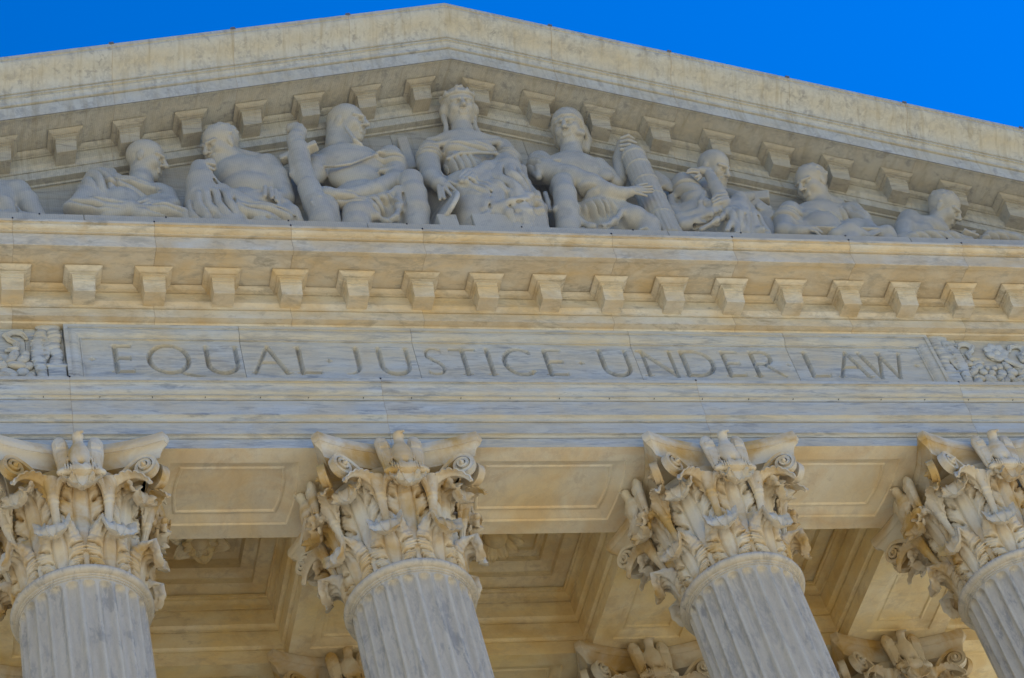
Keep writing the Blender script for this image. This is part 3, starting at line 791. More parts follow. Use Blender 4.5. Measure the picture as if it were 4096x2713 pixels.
def volute_parts(side):
    """Corner scroll on the front face, going to side (+1 right): ribbon band and spiral; the leaf that sheathes it."""
    cx, cy, cz = .83, -1.015, -.545
    e = np.array([math.cos(.50), -math.sin(.50), 0]); up = np.array([0, 0, 1.0]); nn = np.array([-math.sin(.50), -math.cos(.50), 0])
    P, Wd, Th, Out = [], [], [], []
    ctr = np.array([cx, cy, cz])
    R0 = .165
    # rising band from the stalk to the top of the spiral
    st = np.array([.345, -.845, -1.02]); k1 = np.array([.40, -.87, -.70]); k2 = ctr-e*.18+up*.17; en = ctr+up*R0
    for t in np.linspace(0, 1, 12, endpoint=False):
        P.append((1-t)**3*st+3*(1-t)**2*t*k1+3*(1-t)*t*t*k2+t**3*en); Wd.append(.040+.015*t); Out.append(0)
    a = np.linspace(0, 2*math.pi*2.15, 54)
    for x in a:
        r = R0*(1-.84*(x/a[-1])**.8)
        P.append(ctr+r*(math.sin(x)*e+math.cos(x)*up)+nn*(.075*(x/a[-1])**1.6)); Wd.append(.055-.020*x/a[-1]); Out.append(x/a[-1])
    P = np.array(P); T = np.gradient(P, axis=0); T /= np.linalg.norm(T, axis=1)[:, None]
    loops = []
    for i in range(len(P)):
        n = nn; b = np.cross(T[i], n); b /= np.linalg.norm(b)
        th = .030*(1-.55*Out[i]); w = Wd[i]
        sec = [(-w, -th), (-w, th), (w*.55, th), (w, th*1.0), (w*.7, th*.25), (w*.7, -th*.25), (w, -th), (w*.55, -th)]
        loops.append([P[i]+n*p+b*q for p, q in sec])
    V, F = loop_strip(loops, True, True, True)
    ev, ef = tube([ctr-nn*.05, ctr+nn*.09, ctr+nn*.135], [.04, .034, .012], 10)
    dv, df = tube([ctr-nn*.055, ctr-nn*.02, ctr+nn*.03], [R0*.98, R0*.98, R0*.55], 20)
    V2, F2 = merge([(V, F), (ev, ef), (dv, df)])
    V2 = [(v[0]*side, v[1], v[2]) for v in V2]
    band = mesh_np('volute', V2, F2, True, 40)
    # sheathing leaf: sweeps under the band to the corner, tip rolled down
    ns, nt = 40, 16; s = np.linspace(0, 1, ns); t = np.linspace(-1, 1, nt)
    q0 = np.array([.35, -.855, -.98]); q1 = np.array([.40, -.90, -.62]); q2 = np.array([.74, -1.03, -.60]); q3 = np.array([.84, -1.09, -.90]); 
    C_ = np.array([(1-x)**3*q0+3*(1-x)**2*x*q1+3*(1-x)*x*x*q2+x**3*q3 for x in s])
    # roll the tip
    Tn = np.gradient(C_, axis=0); Tn /= np.linalg.norm(Tn, axis=1)[:, None]
    sidev = np.array([-math.sin(.62), -math.cos(.62), 0]); V = []
    for i in range(ns):
        n = np.cross(Tn[i], sidev); n /= np.linalg.norm(n)
        if n[2] < 0 and i < 8: n = -n
        for j in range(nt):
            lob = abs(math.sin(math.pi*s[i]*9)); w = (.045+.085*math.sin(math.pi*min(1, s[i]*1.1))**.8)*(.68+.32*lob**.5)
            d = .03*abs(t[j])*(.4+.6*lob)-.02*math.exp(-(t[j]/.25)**2)
            V.append(C_[i]+sidev*t[j]*w+n*d*(-1))
    V = np.array(V).reshape(ns, nt, 3); nrm = np.cross(np.gradient(V, axis=0), np.gradient(V, axis=1)); nrm /= np.linalg.norm(nrm, axis=-1)[..., None]+1e-9
    B = V-nrm*.02; allv = np.concatenate([V.reshape(-1, 3), B.reshape(-1, 3)]); m = ns*nt; I = np.arange(m).reshape(ns, nt); Fq = []
    for i in range(ns-1):
        for j in range(nt-1): Fq += [(I[i, j], I[i, j+1], I[i+1, j+1], I[i+1, j]), (m+I[i, j], m+I[i+1, j], m+I[i+1, j+1], m+I[i, j+1])]
        Fq += [(I[i, 0], I[i+1, 0], m+I[i+1, 0], m+I[i, 0]), (I[i, -1], m+I[i, -1], m+I[i+1, -1], I[i+1, -1])]
    for j in range(nt-1): Fq += [(I[-1, j], I[-1, j+1], m+I[-1, j+1], m+I[-1, j])]
    allv[:, 0] *= side
    sheath = mesh_np('volute_leaf', allv, Fq, True, 60)
    # inner helix towards the eagle: short band ending in a little curl
    hp = []; hc = np.array([.135, -.99, -.80])
    for x in np.linspace(0, 1, 8, endpoint=False):
        a0 = np.array([.33, -.86, -1.0]); b0 = np.array([.30, -.92, -.66]); c0 = hc+np.array([.06, 0, .10])
        hp.append((1-x)**2*a0+2*(1-x)*x*b0+x*x*c0)
    for x in np.linspace(.5, 5.5, 18):
        r = .115*(1-.14*x); hp.append(hc+np.array([r*math.sin(1.1-x), -.01*x, r*math.cos(1.1-x)]))
    hv, hf = tube(hp, list(np.linspace(.05, .055, 8))+list(np.linspace(.055, .022, 18)), 8)
    hv = [(v[0]*side, v[1], v[2]) for v in hv]
    helix = mesh_np('helix', hv, hf)
    # fluted stalk and its collar
    pr = [(.052, 0), (.060, .25), (.072, .55), (.080, .70), (.080, .705), (.098, .72), (.102, .745), (.094, .765), (.094, .785), (.105, .80), (.108, .83), (.095, .845), (.13, 1.02), (.15, 1.10), (.05, 1.12)]
    n = 24; loops = []
    ax0 = np.array([.285, -.70, -1.66]); ax1 = np.array([.345, -.865, -.98]); dvec = (ax1-ax0)/.76
    for (r, z) in pr:
        r *= .74; c = ax0+dvec*z
        loops.append([(c[0]+(r+(-.008 if (k % 4 == 0 and r < .082) else 0))*math.cos(2*math.pi*k/n), c[1]+r*.8*math.sin(2*math.pi*k/n), c[2]) for k in range(n)])
    v, f = loop_strip(loops, True, True, True); v = [(p[0]*side, p[1], p[2]) for p in v]
    stalk = mesh_np('stalk', v, f, True, 50)
    return band, sheath, helix, stalk

def eagle_mesh():
    """Perched eagle with upright half-folded wings on a foliate bar. Local origin at the bar, facing -Y."""
    S_ = Sculpt(.0115)
    S_.ell((0, -.03, .27), (.125, .11, .20), frame((0, -1, .25), (0, .25, 1)), .04)
    S_.ell((0, -.05, .34), (.10, .085, .11), None, .05)
    S_.cone((0, -.045, .42), (0, -.07, .55), .068, .06, .04)
    S_.ball((0, -.085, .575), .070, .03)
    S_.cone((0, -.135, .578), (.05, -.185, .558), .036, .014, .015)
    S_.cone((.05, -.182, .562), (.055, -.190, .530), .018, .008, .008)
    for s in (-1, 1):
        S_.ell((s*.205, .0, .36), (.100, .048, .27), None, .03)
        S_.ell((s*.225, .005, .52), (.078, .045, .105), None, .03)
        S_.cone((s*.26, .02, .50), (s*.235, .02, .05), .05, .035, .03)
        S_.cone((s*.185, .02, .42), (s*.165, .03, .03), .05, .03, .03)
        for i in range(5):
            x = .155+.026*i
            S_.cone((s*x, -.045, .36-.012*i), (s*(x-.012), -.03, .03), .012, .011, .003)
            S_.cone((s*(x+.010), -.052, .50-.01*i), (s*x, -.048, .40), .013, .012, .004)
        S_.cone((s*.065, -.06, .20), (s*.068, -.10, .045), .062, .034, .03)
        for i in range(3):
            S_.cone((s*(.045+.022*i), -.105, .045), (s*(.038+.030*i), -.150, .012), .014, .010, .005)
    for z in (.20, .25, .30, .35):
        for x in (-.06, -.02, .02, .06): S_.ball((x+.01*math.sin(40*z), -.107+.6*x*x, z), .017, .012)
    S_.cone((0, .0, .16), (0, .01, .0), .07, .06, .03)
    # bar with leaf ends
    S_.cone((-.20, -.075, -.055), (.20, -.075, -.055), .055, .055, .03)
    S_.ell((0, -.09, -.05), (.17, .075, .07), None, .04)
    for s in (-1, 1): S_.ell((s*.24, -.07, -.075), (.06, .05, .045), None, .03)
    for i in range(13): S_.cone((-.20+.033*i, -.155, -.01), (-.20+.033*i, -.150, -.10), .010, .012, .006)
    S_.cone((0, .02, -.06), (0, .04, -.20), .09, .06, .05)
    return S_.mesh('eagle', 1)

def make_column_parts():
    P = dict(shaft=shaft_mesh(), astragal=astragal_mesh(), bell=bell_mesh(), abacus=abacus_mesh(), eagle=eagle_mesh())
    P['vR'] = volute_parts(1); P['vL'] = volute_parts(-1)
    pl = [(.001, FLOOR), (1.20, FLOOR), (1.20, FLOOR+.01)]
    base = [(1.12, -15.36), (1.17, -15.32), (1.18, -15.26), (1.15, -15.2), (1.06, -15.18), (1.03, -15.12), (1.03, -15.08), (1.06, -15.04), (1.08, -15.0), (1.05, -14.96), (.96, -14.94), (.93, -14.88), (.9, -14.86)]
    P['base'] = mesh_np('base', *lathe(base, 96))
    P['plinth'] = box_mesh('plinth', -1.2, 1.2, -1.2, 1.2, FLOOR+.0005, -15.35, .01)
    return P
CP = make_column_parts()
for k, mt in (('shaft', M_COL), ('astragal', M_COL), ('bell', M_CAP), ('abacus', M_CAP), ('eagle', M_CAP), ('base', M_COL), ('plinth', M_COL)): CP[k].materials.append(mt)
for v in ('vR', 'vL'):
    for me in CP[v]: me.materials.append(M_CAP)
LOW.materials.append(M_CAP); HIGH.materials.append(M_CAP)

def place_column(x, y, label, group, seed):
    t = thing('column', label, 'column', (x, y, FLOOR), group); t['kind'] = 'thing'
    inv = Vector((0, 0, -FLOOR))
    def part(name, me, par, rz=0.0, sd=0.0, dz_=0.0):
        o = obj(name, me, None, par, seed=seed+sd); o.rotation_euler = (0, 0, rz)
        if par is t: o.location = inv
        return o
    part('base', CP['base'], t); part('plinth', CP['plinth'], t)
    part('shaft', CP['shaft'], t, rz=math.pi/24); part('astragal', CP['astragal'], t)
    cap = part('capital', CP['bell'], t)
    part('abacus', CP['abacus'], cap, sd=.3)
    for i in range(8): part('acanthus_leaf', LOW, cap, (i+.5)*math.pi/4, i*.37)
    for i in range(8): part('acanthus_leaf', HIGH, cap, i*math.pi/4, 3+i*.41)
    for q in range(4):
        for v in ('vR', 'vL'):
            for nm, me in zip(('volute', 'volute_leaf', 'helix', 'stalk'), CP[v]): part(nm, me, cap, q*math.pi/2, q*.5)
        e = part('eagle', CP['eagle'], cap, q*math.pi/2, q*.7)
        a = q*math.pi/2; e.location = (1.06*math.sin(a), -1.06*math.cos(a), -.66); e.scale = (1.04, 1.0, 1.0)
    return t
FR = ['front fluted column farthest left, its shaft almost upright in the picture', 'front fluted column left of the centre line, below the words EQUAL JUSTICE',
      'front fluted column right of the centre line, below the word UNDER', 'front fluted column at the lower right corner, leaning most in the picture']
for i, x in enumerate(XC): place_column(x, D/2, FR[i], 'front row of columns', i*5.3)
BR = ['rear shaded column whose capital corner peeks out at the lower left corner', 'rear shaded column with eagle half hidden behind the second front shaft',
      'rear shaded column between the second and third front shafts', 'rear shaded column between the third and fourth front shafts']
for i, x in enumerate(XC): place_column(x, YB, BR[i], 'back row of columns', 31+i*3.9)
place_column(XALL[0], D/2, 'front column just beyond the left edge of the picture', 'front row of columns', 51)
place_column(XALL[-1], D/2, 'front column just beyond the right edge of the picture', 'front row of columns', 57)

# ================================================================ portico ceiling
CEIL = thing('portico_ceiling', 'coffered warm marble ceiling between the two rows of columns', 'ceiling', (0, 3, 1.5)); CEIL['kind'] = 'thing'
CEIL_INV = Vector((0, -3, -1.5))
def cpart(name, me, mat, par=None, seed=0):
    o = obj(name, me, mat, par or CEIL, seed=seed)
    if par is None: o.location = CEIL_INV
    return o
YF, YK = D, YB-D/2                                   # inner edges of the front and back beams
allx = [-16.2]+XALL+[16.2]
# cross beams over each column pair
for i, x in enumerate(XALL):
    v, f = soffit_faces(x-D/2, x+D/2, YF+.004, YK-.004, x-D/2+.30, x+D/2-.30, YF+.95, YK-.28, 0.0, 0.0)
    bx = ([(x-D/2, YF+.004, 0), (x+D/2, YF+.004, 0), (x+D/2, YK-.004, 0), (x-D/2, YK-.004, 0), (x-D/2+.03, YF+.004, 1.3), (x+D/2-.03, YF+.004, 1.3), (x+D/2-.03, YK-.004, 1.3), (x-D/2+.03, YK-.004, 1.3)],
          [(0, 1, 5, 4), (2, 3, 7, 6), (4, 5, 6, 7)])
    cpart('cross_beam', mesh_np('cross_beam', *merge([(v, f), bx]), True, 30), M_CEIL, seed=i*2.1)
# back architrave in blocks
for i in range(len(allx)-1):
    a, b = allx[i]+.004, allx[i+1]-.004; hw = (b-a)/2-1.2
    v, f = soffit_faces(a, b, YK, YK+D, (a+b)/2-hw, (a+b)/2+hw, YK+.262, YK+1.43)
    bx = ([(a, YK, 0), (b, YK, 0), (b, YK+D, 0), (a, YK+D, 0), (a, YK+.04, 1.3), (b, YK+.04, 1.3), (b, YK+D-.04, 1.3), (a, YK+D-.04, 1.3)], [(1, 2, 6, 5), (2, 3, 7, 6), (3, 0, 4, 7), (4, 5, 6, 7)])
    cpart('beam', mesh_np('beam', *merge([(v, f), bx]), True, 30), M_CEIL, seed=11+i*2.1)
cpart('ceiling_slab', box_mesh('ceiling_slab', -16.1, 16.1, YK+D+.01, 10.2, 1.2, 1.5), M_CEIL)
def ring_rect(x0, x1, y0, y1, d, z): return [(x0+d, y0+d, z), (x1-d, y0+d, z), (x1-d, y1-d, z), (x0+d, y1-d, z)]
wallp = [(0, 0), (0, .235), (-.02, .238), (-.02, .258)] + arc((.0, .262), (.034, .30), .2, 4) + [(.036, .305), (.036, .575), (.012, .578), (.012, .598)] + arc((.036, .602), (.080, .68), .2, 5) + [(.082, .685), (.082, .955), (.06, .958), (.06, .978), (.092, .982), (.092, 1.02)] \
    + arc((.092, 1.02), (.15, 1.14), .15, 6) + [(.13, 1.143), (.13, 1.162), (.158, 1.165), (.158, 1.205), (.135, 1.208), (.135, 1.232)]
def rosette(kind, seed):
    S_ = Sculpt(.02)
    if kind == 0:
        S_.ball((0, 0, -.10), .15, .03); S_.cone((0, 0, -.02), (0, 0, .5), .22, .3, .03)
        for k in range(8):
            a = k*math.pi/4+.2; S_.ball((.11*math.cos(a), .11*math.sin(a), -.16), .045, .015)
    else:
        S_.ball((0, 0, -.06), .20, .03); S_.cone((0, 0, .0), (0, 0, .5), .3, .34, .03)
        for k in range(9):
            a = k*2*math.pi/9; S_.ball((.13*math.cos(a), .13*math.sin(a), -.13), .07, .015); S_.ball((.0, 0, -.22), .06, .02)
    hub = S_.mesh('rosette_hub', 1)
    def petal(L, w, r0, z0, lift, lobes):
        ns, nt = 14, 13; V = []
        for i in range(ns):
            s = i/(ns-1)
            for j in range(nt):
                t = -1+2*j/(nt-1); ww = w*math.sin(math.pi*(.18+.82*s)**.9)**.6*(1-.12*abs(math.sin(lobes*math.pi*s))) if s < .999 else w*.12
                V.append((r0+L*s, t*ww, z0-lift*math.sin(math.pi*.62*s)+.035*abs(t)*(1-s)+.014*math.cos(t*9)))
        I = np.arange(ns*nt).reshape(ns, nt); m = ns*nt; F = []
        for i in range(ns-1):
            for j in range(nt-1): F += [(I[i, j], I[i, j+1], I[i+1, j+1], I[i+1, j]), (m+I[i, j], m+I[i+1, j], m+I[i+1, j+1], m+I[i, j+1])]
            F += [(I[i, 0], I[i+1, 0], m+I[i+1, 0], m+I[i, 0]), (I[i, -1], m+I[i, -1], m+I[i+1, -1], I[i+1, -1])]
        for j in range(nt-1): F.append((I[-1, j], I[-1, j+1], m+I[-1, j+1], m+I[-1, j]))
        W2 = [(x, y*.96, z+.035) for x, y, z in V]
        return mesh_np('petal', V+W2, F, True, 60)
    if kind == 0: return hub, [(petal(.30, .10, .12, -.06, .10, 0), 12, 0.0), (petal(.55, .26, .2, .03, .13, 2), 6, .26)]
    return hub, [(petal(.38, .16, .30, -.02, .22, 3), 12, 0.0)]
RK = [rosette(0, 0), rosette(1, 1)]
for hub, pets in RK:
    hub.materials.append(M_CEIL)
    for p, n, o_ in pets: p.materials.append(M_CEIL)
for i in range(len(XALL)-1):
    x0, x1 = XALL[i]+D/2, XALL[i+1]-D/2
    loops = [ring_rect(x0, x1, YF, YK, d, z) for d, z in wallp]
    cpart('coffer_moulding', mesh_np('coffer_moulding', *loop_strip(loops, True, False, False), True, 28), M_CEIL, seed=4.4+i*1.7)
    if i == 2: st = [(.130, 1.236), (.38, 1.236), (.382, 1.335), (.41, 1.338), (.45, 1.365), (.50, 1.370), (.58, 1.374), (.582, 1.47), (.61, 1.474), (.64, 1.50), (.68, 1.505), (.682, 1.57)]
    else: st = [(.130, 1.236), (.37, 1.236), (.372, 1.335), (.40, 1.338), (.45, 1.365), (.56, 1.370), (.562, 1.55), (.60, 1.56), (.64, 1.60)]
    loops = [ring_rect(x0, x1, YF, YK, d, z) for d, z in st]
    cof = cpart('coffer', mesh_np('coffer', *loop_strip(loops, True, False, True), True, 20), M_CEIL, seed=7+i*2.9)
    hub, pets = RK[i % 2 if i != 2 else 1]
    if i != 2: hub, pets = RK[0]
    cxm, cym = (x0+x1)/2, (YF+YK)/2
    sc_ = 1.0
    h = cpart('rosette_hub', hub, None, cof, seed=i); h.location = (cxm, cym, 1.25); h.scale = (.62, .62, .80)
    for p, n, off in pets:
        for k in range(n):
            q = cpart('petal', p, None, cof, seed=i+k*.3); q.location = (cxm, cym, 1.26); q.scale = (.62, .62, .8); q.rotation_euler = (0, 0, off+2*math.pi*k/n)
# ================================================================ marble figures in the pediment
def region(ox, oy, k):
    def f(x, y, Y):
        return at(ox+k*x, oy+k*y, Y+.13)             # every figure sits behind the front edge of the ledge
    return f
R0_, R1_, R2_, R3_ = region(0, 0, .6378), region(250, 500, .2551), region(720, 480, .2806), region(1050, 400, .3316)
R4_, R5_, R6_, R7_, R8_ = region(1620, 320, .3954), region(2080, 420, .338), region(2600, 580, .2423), region(3060, 640, .2365), region(3540, 740, .2348)

class Fig(Sculpt):
    def __init__(self, reg, voxel=.0140): Sculpt.__init__(self, voxel); self.m = reg
    def limb(self, *pts, k=.05): return self.chain([self.m(*p[:3]) for p in pts], [p[3] for p in pts], k)
    def mass(self, x, y, Y, r, rot=None, k=.07):
        if r[1] >= .24: r = (r[0]*1.04, r[1]*1.26, r[2]*1.06)
        return self.ell(self.m(x, y, Y), r, rot, k)
    def drape(self, *pts, k=.09):
        """A raised cloth fold with the hollow that runs beside it."""
        P = [self.m(p[0], p[1], p[2]+.005) for p in pts]; R = [p[3]*1.1 for p in pts]
        self.chain(P, R, k)
        Q = [p+np.array([1.9*r, -.55*r, -.5*r]) for p, r in zip(P, R)]
        return self.chain(Q, [r*.34 for r in R], .05, '-')
    def cut(self, *pts, k=.02): return self.chain([self.m(*p[:3]) for p in pts], [p[3] for p in pts], k, '-')
    def fold(self, x, y, Y, r, axis, wave, amp, warp=.25): return self.folds(self.m(x, y, Y), r, axis, wave*1.25, amp*2.5, warp)
    def fingers(self, lines, r=.03, k=.008):
        for L in lines:
            n = len(L); self.chain([self.m(*p) for p in L], list(np.linspace(r, r*.75, n)), k)
    def head(self, x, y, Y, h, yaw, pitch, roll=0.0, hair='short', beard=0.0, helmet=False, neck=None):
        """Head of height h centred on a point; yaw 0 faces down to the plaza, + to the right."""
        h *= 1.07; c = self.m(x, y, Y); a, p = math.radians(yaw), math.radians(pitch)
        T_ = -_fw                                        # bent forward on the neck, as figures made to be seen from the ground
        f = math.cos(p)*(math.sin(a)*CR+math.cos(a)*T_)+math.sin(p)*CU
        u = .88*CU-.42*T_-.15*CR+math.sin(math.radians(roll))*CR
        M = frame(f, u); s = M[0]
        P = lambda S_, F_, U_: c+h*(S_*s+F_*M[1]+U_*M[2])
        E = lambda S_, F_, U_, r, k=.03, mode='+': self.ell(P(S_, F_, U_), np.array(r)*h, M, k*h*2, mode)
        if neck is not None:
            nb = self.m(*neck[:3]); self.cone(nb, P(0, -.10, -.22), neck[3]*.92, .17*h+.03, .05)
        E(0, -.06, .13, (.335, .43, .37), .05)
        E(0, .13, -.16, (.255, .26, .33), .06)
        E(0, .27, -.40, (.13, .10, .10), .05)
        for q in (-1, 1):
            E(q*.17, .24, -.12, (.11, .12, .12), .05)
            E(q*.23, .02, -.26, (.09, .17, .15), .06)
            E(q*.14, .40, .005, (.10, .10, .065), .02, '-')
            E(q*.14, .30, .0, (.075, .065, .048), .004)
            self.cone(P(q*.05, .40, .085), P(q*.23, .30, .085), .050*h, .042*h, .015)
            if not helmet:
                E(q*.335, -.03, -.04, (.035, .085, .125), .01)
        self.cone(P(0, .385, .06), P(0, .50, -.12), .045*h, .062*h, .012)
        for q in (-1, 1): E(q*.05, .425, -.135, (.04, .05, .035), .012)
        self.cone(P(-.085, .375, -.245), P(.085, .375, -.245), .036*h, .036*h, .008)
        self.cone(P(-.07, .37, -.30), P(.07, .375, -.305), .040*h, .040*h, .008)
        self.cone(P(-.11, .42, -.272), P(.11, .425, -.272), .016*h, .016*h, .006, '-')
        if beard:
            E(0, .25, -.42, (.20, .19, .16+.1*beard), .06); E(0, .22, -.36, (.24, .20, .15), .05)
            for i in range(9):
                t = (i-4)/4; self.cone(P(t*.19, .33-.08*abs(t), -.34), P(t*.13, .34-.05*abs(t), -.50-.16*beard), .032*h, .022*h, .012)
            self.cone(P(-.12, .40, -.235), P(0, .43, -.205), .034*h, .03*h, .015); self.cone(P(.12, .40, -.235), P(0, .43, -.205), .034*h, .03*h, .015)
        if hair == 'short':
            E(0, -.10, .20, (.355, .43, .335), .03)
            rg = np.random.default_rng(int(abs(x)+abs(y)))
            for i in range(60):
                v = rg.normal(size=3); v /= np.linalg.norm(v)
                if v[1] > .45 and v[2] < .75 or v[2] < -.25: continue
                E(v[0]*.345, -.09+v[1]*.42, .17+v[2]*.34, (.055, .055, .05), .012)
        if hair == 'long':
            E(0, -.10, .20, (.40, .45, .35), .04)
            for q in (-1, 1):
                for i in range(5): self.cone(P(q*(.05+.08*i), .24-.08*i, .46-.05*i), P(q*.38, -.02-.05*i, -.02-.05*i), .05*h, .055*h, .015)
                E(q*.38, -.08, -.05, (.11, .16, .17), .03)
        if helmet:
            E(0, -.09, .17, (.385, .47, .39), .02)
            for q in (-1, 1): self.chain([P(q*.02, .385, .22), P(q*.22, .30, .20), P(q*.345, .10, .08), P(q*.37, -.10, -.18), P(q*.33, -.30, -.36)], [.042*h]*5, .015)
        return c, M, h

def footing(S_, pts):
    """Solid rock of the group down to the plinth so that nothing hovers."""
    for (x, y, Y, r) in pts:
        p = S_.m(x, y, Y); S_.cone(p, (p[0], min(p[1]+.1, -.25), 3.70), r, r*1.05, .08)

def statue(label, S_, name='figure', extra=()):
    me = S_.mesh(name, 1)
    co = np.empty(len(me.vertices)*3, np.float32); me.vertices.foreach_get('co', co); co = co.reshape(-1, 3)
    co[:, 1] = np.maximum(co[:, 1], -.975-.30*np.maximum(0, co[:, 2]-3.72)); low = co[:, 2] < 3.6415; co[low, 2] = 3.6415; me.vertices.foreach_set('co', co.ravel()); me.update()
    c = co.mean(0); base = Vector((float(c[0]), -.45, 3.6415))
    t = thing('statue', label, 'statue', base, 'carved figures of the pediment')
    def add(nm, m, mat=M_STAT):
        o = obj(nm, m, mat, t, seed=float(base.x)); o.location = -base; return o
    add('figure', me)
    for nm, m in extra: add(nm, m)
    return t

# --- bare arm and shoulder at the left edge
F = Fig(R0_)
F.limb((-10, 1215, -.5, .20), (110, 1215, -.52, .19), (165, 1270, -.62, .17), (250, 1395, -.78, .12))
F.mass(-60, 1300, -.4, (.40, .28, .36)); F.limb((-120, 1190, -.45, .2), (20, 1290, -.75, .15), (120, 1390, -.8, .12)); F.limb((-50, 1370, -.8, .13), (180, 1385, -.82, .12))
F.cut((95, 1290, -.86, .02), (110, 1345, -.9, .03))
F.head(-190, 1080, -.5, .55, -40, 0, neck=(-140, 1230, -.42, .2))
footing(F, [(-60, 1330, -.45, .4)])
statue('marble figure cut by the left edge, only its bare shoulder and arm showing', F)

# --- draped reclining figure, head in profile to the right
F = Fig(R1_)
F.mass(900, 1180, -.36, (.62, .26, .38)); F.mass(600, 980, -.42, (.26, .22, .34)); F.mass(1500, 1150, -.40, (.26, .22, .24))
F.limb((620, 880, -.46, .20), (450, 1120, -.6, .21), (230, 1290, -.78, .15)); F.limb((180, 1320, -.80, .14), (480, 1310, -.86, .14), (860, 1330, -.86, .12))
F.limb((700, 1440, -.88, .13), (1050, 1330, -.88, .13), (1250, 1440, -.88, .14)); F.limb((1250, 1440, -.86, .12), (1600, 1400, -.86, .14), (1880, 1430, -.86, .11), (1960, 1520, -.86, .09))
F.limb((420, 760, -.50, .05), (780, 740, -.52, .05), (860, 830, -.6, .05), (1080, 900, -.66, .05), (1420, 990, -.66, .045))
F.fold(560, 1000, -.6, (.34, .34, .42), (1, .2, .15), .115, .075); F.fold(1050, 1050, -.6, (.5, .3, .3), (.35, 0, 1), .12, .06); F.fold(500, 1330, -.86, (.5, .3, .25), (.3, 0, 1), .10, .06); F.fold(1500, 1400, -.86, (.45, .25, .2), (.4, 0, 1), .12, .05)
F.limb((1640, 1120, -.5, .15), (1720, 1270, -.72, .12), (1500, 1290, -.86, .095), (1300, 1250, -.9, .09))
F.mass(1290, 1240, -.9, (.13, .09, .09), None, .03)
F.fingers([[(1330, 1180, -.97), (1180, 1220, -.99), (1140, 1290, -.97)], [(1360, 1220, -.98), (1230, 1270, -1.0), (1200, 1340, -.97)], [(1380, 1270, -.98), (1280, 1320, -.99), (1260, 1370, -.97)]], .032)
F.head(1310, 560, -.48, .62, 80, -4, hair='cap', neck=(1230, 930, -.42, .21))
footing(F, [(500, 1350, -.5, .3), (900, 1350, -.5, .35), (1500, 1400, -.5, .3)])
statue('draped reclining marble figure with bald head in profile facing right, left part of pediment', F)

# --- hunched bearded man, bare chest, robe gathered under his chin
F = Fig(R2_)
F.mass(960, 860, -.40, (.50, .27, .40)); F.mass(800, 760, -.50, (.30, .2, .26)); F.mass(1040, 800, -.56, (.28, .16, .20)); F.mass(1000, 1080, -.42, (.46, .28, .34))
F.cut((830, 960, -.80, .02), (1000, 930, -.83, .03), (1180, 860, -.78, .02), k=.05)
F.limb((1230, 690, -.48, .225), (1380, 860, -.54, .20), (1480, 1130, -.62, .165)); F.limb((1470, 1150, -.64, .16), (1330, 1130, -.82, .11))
F.mass(1300, 1080, -.88, (.11, .08, .10), None, .03)
F.fingers([[(1215, 960, -.93), (1215, 1080, -.97)], [(1290, 980, -.95), (1310, 1110, -.99)], [(1360, 1010, -.95), (1375, 1150, -.99)], [(1420, 1060, -.93), (1410, 1210, -.97)], [(1060, 1040, -.9), (1140, 1010, -.92)]], .037)
B = Fig(R2_)
F.limb((270, 690, -.72, .13), (300, 900, -.76, .21), (340, 1200, -.74, .27), (360, 1430, -.71, .29), (370, 1650, -.70, .31)); F.limb((330, 1000, -.8, .16), (700, 1230, -.8, .22), (1150, 1420, -.8, .24), (1480, 1450, -.8, .20)); F.limb((700, 1400, -.82, .25), (720, 1650, -.82, .28)); F.limb((1200, 1450, -.8, .22), (1200, 1650, -.8, .24))
F.mass(800, 1350, -.6, (.72, .30, .30))
for A_ in ([(400, 820, -.82, .05), (620, 1000, -.90, .055), (950, 1180, -.94, .06), (1250, 1300, -.94, .06), (1480, 1330, -.92, .05)], [(390, 900, -.86, .045), (520, 1080, -.95, .05), (800, 1260, -.99, .055), (1150, 1400, -.99, .05)],
           [(330, 760, -.82, .05), (420, 1050, -.95, .05), (540, 1300, -1.0, .055), (640, 1440, -.99, .05)], [(230, 760, -.80, .045), (220, 1050, -.9, .05), (190, 1420, -.93, .05)], [(290, 800, -.86, .04), (330, 1100, -.98, .045), (400, 1420, -1.02, .05)],
           [(1500, 1220, -.84, .09), (1600, 1330, -.86, .09), (1690, 1450, -.86, .07)], [(1480, 1290, -.88, .05), (1530, 1440, -.9, .05)]): F.drape(*A_)
F.fold(500, 1280, -.92, (.5, .3, .4), (1, 0, .35), .13, .05); F.fold(1150, 1380, -.9, (.5, .25, .22), (.45, 0, 1), .12, .05)
F.limb((300, 680, -.74, .10), (430, 640, -.78, .085), (480, 690, -.76, .05)); F.fingers([[(400, 620, -.84), (500, 640, -.84)], [(390, 670, -.86), (480, 710, -.86)], [(380, 720, -.86), (450, 750, -.86)]], .034)
F.head(580, 380, -.54, .64, -42, -8, hair='short', beard=.35, neck=(850, 690, -.42, .24))
F.limb((800, 560, -.40, .17), (1180, 640, -.42, .16))
footing(F, [(400, 1350, -.55, .36), (900, 1350, -.5, .4), (1400, 1380, -.5, .25)])
statue('bare-chested bearded marble man hunched in thought, robe gathered under his chin', F)

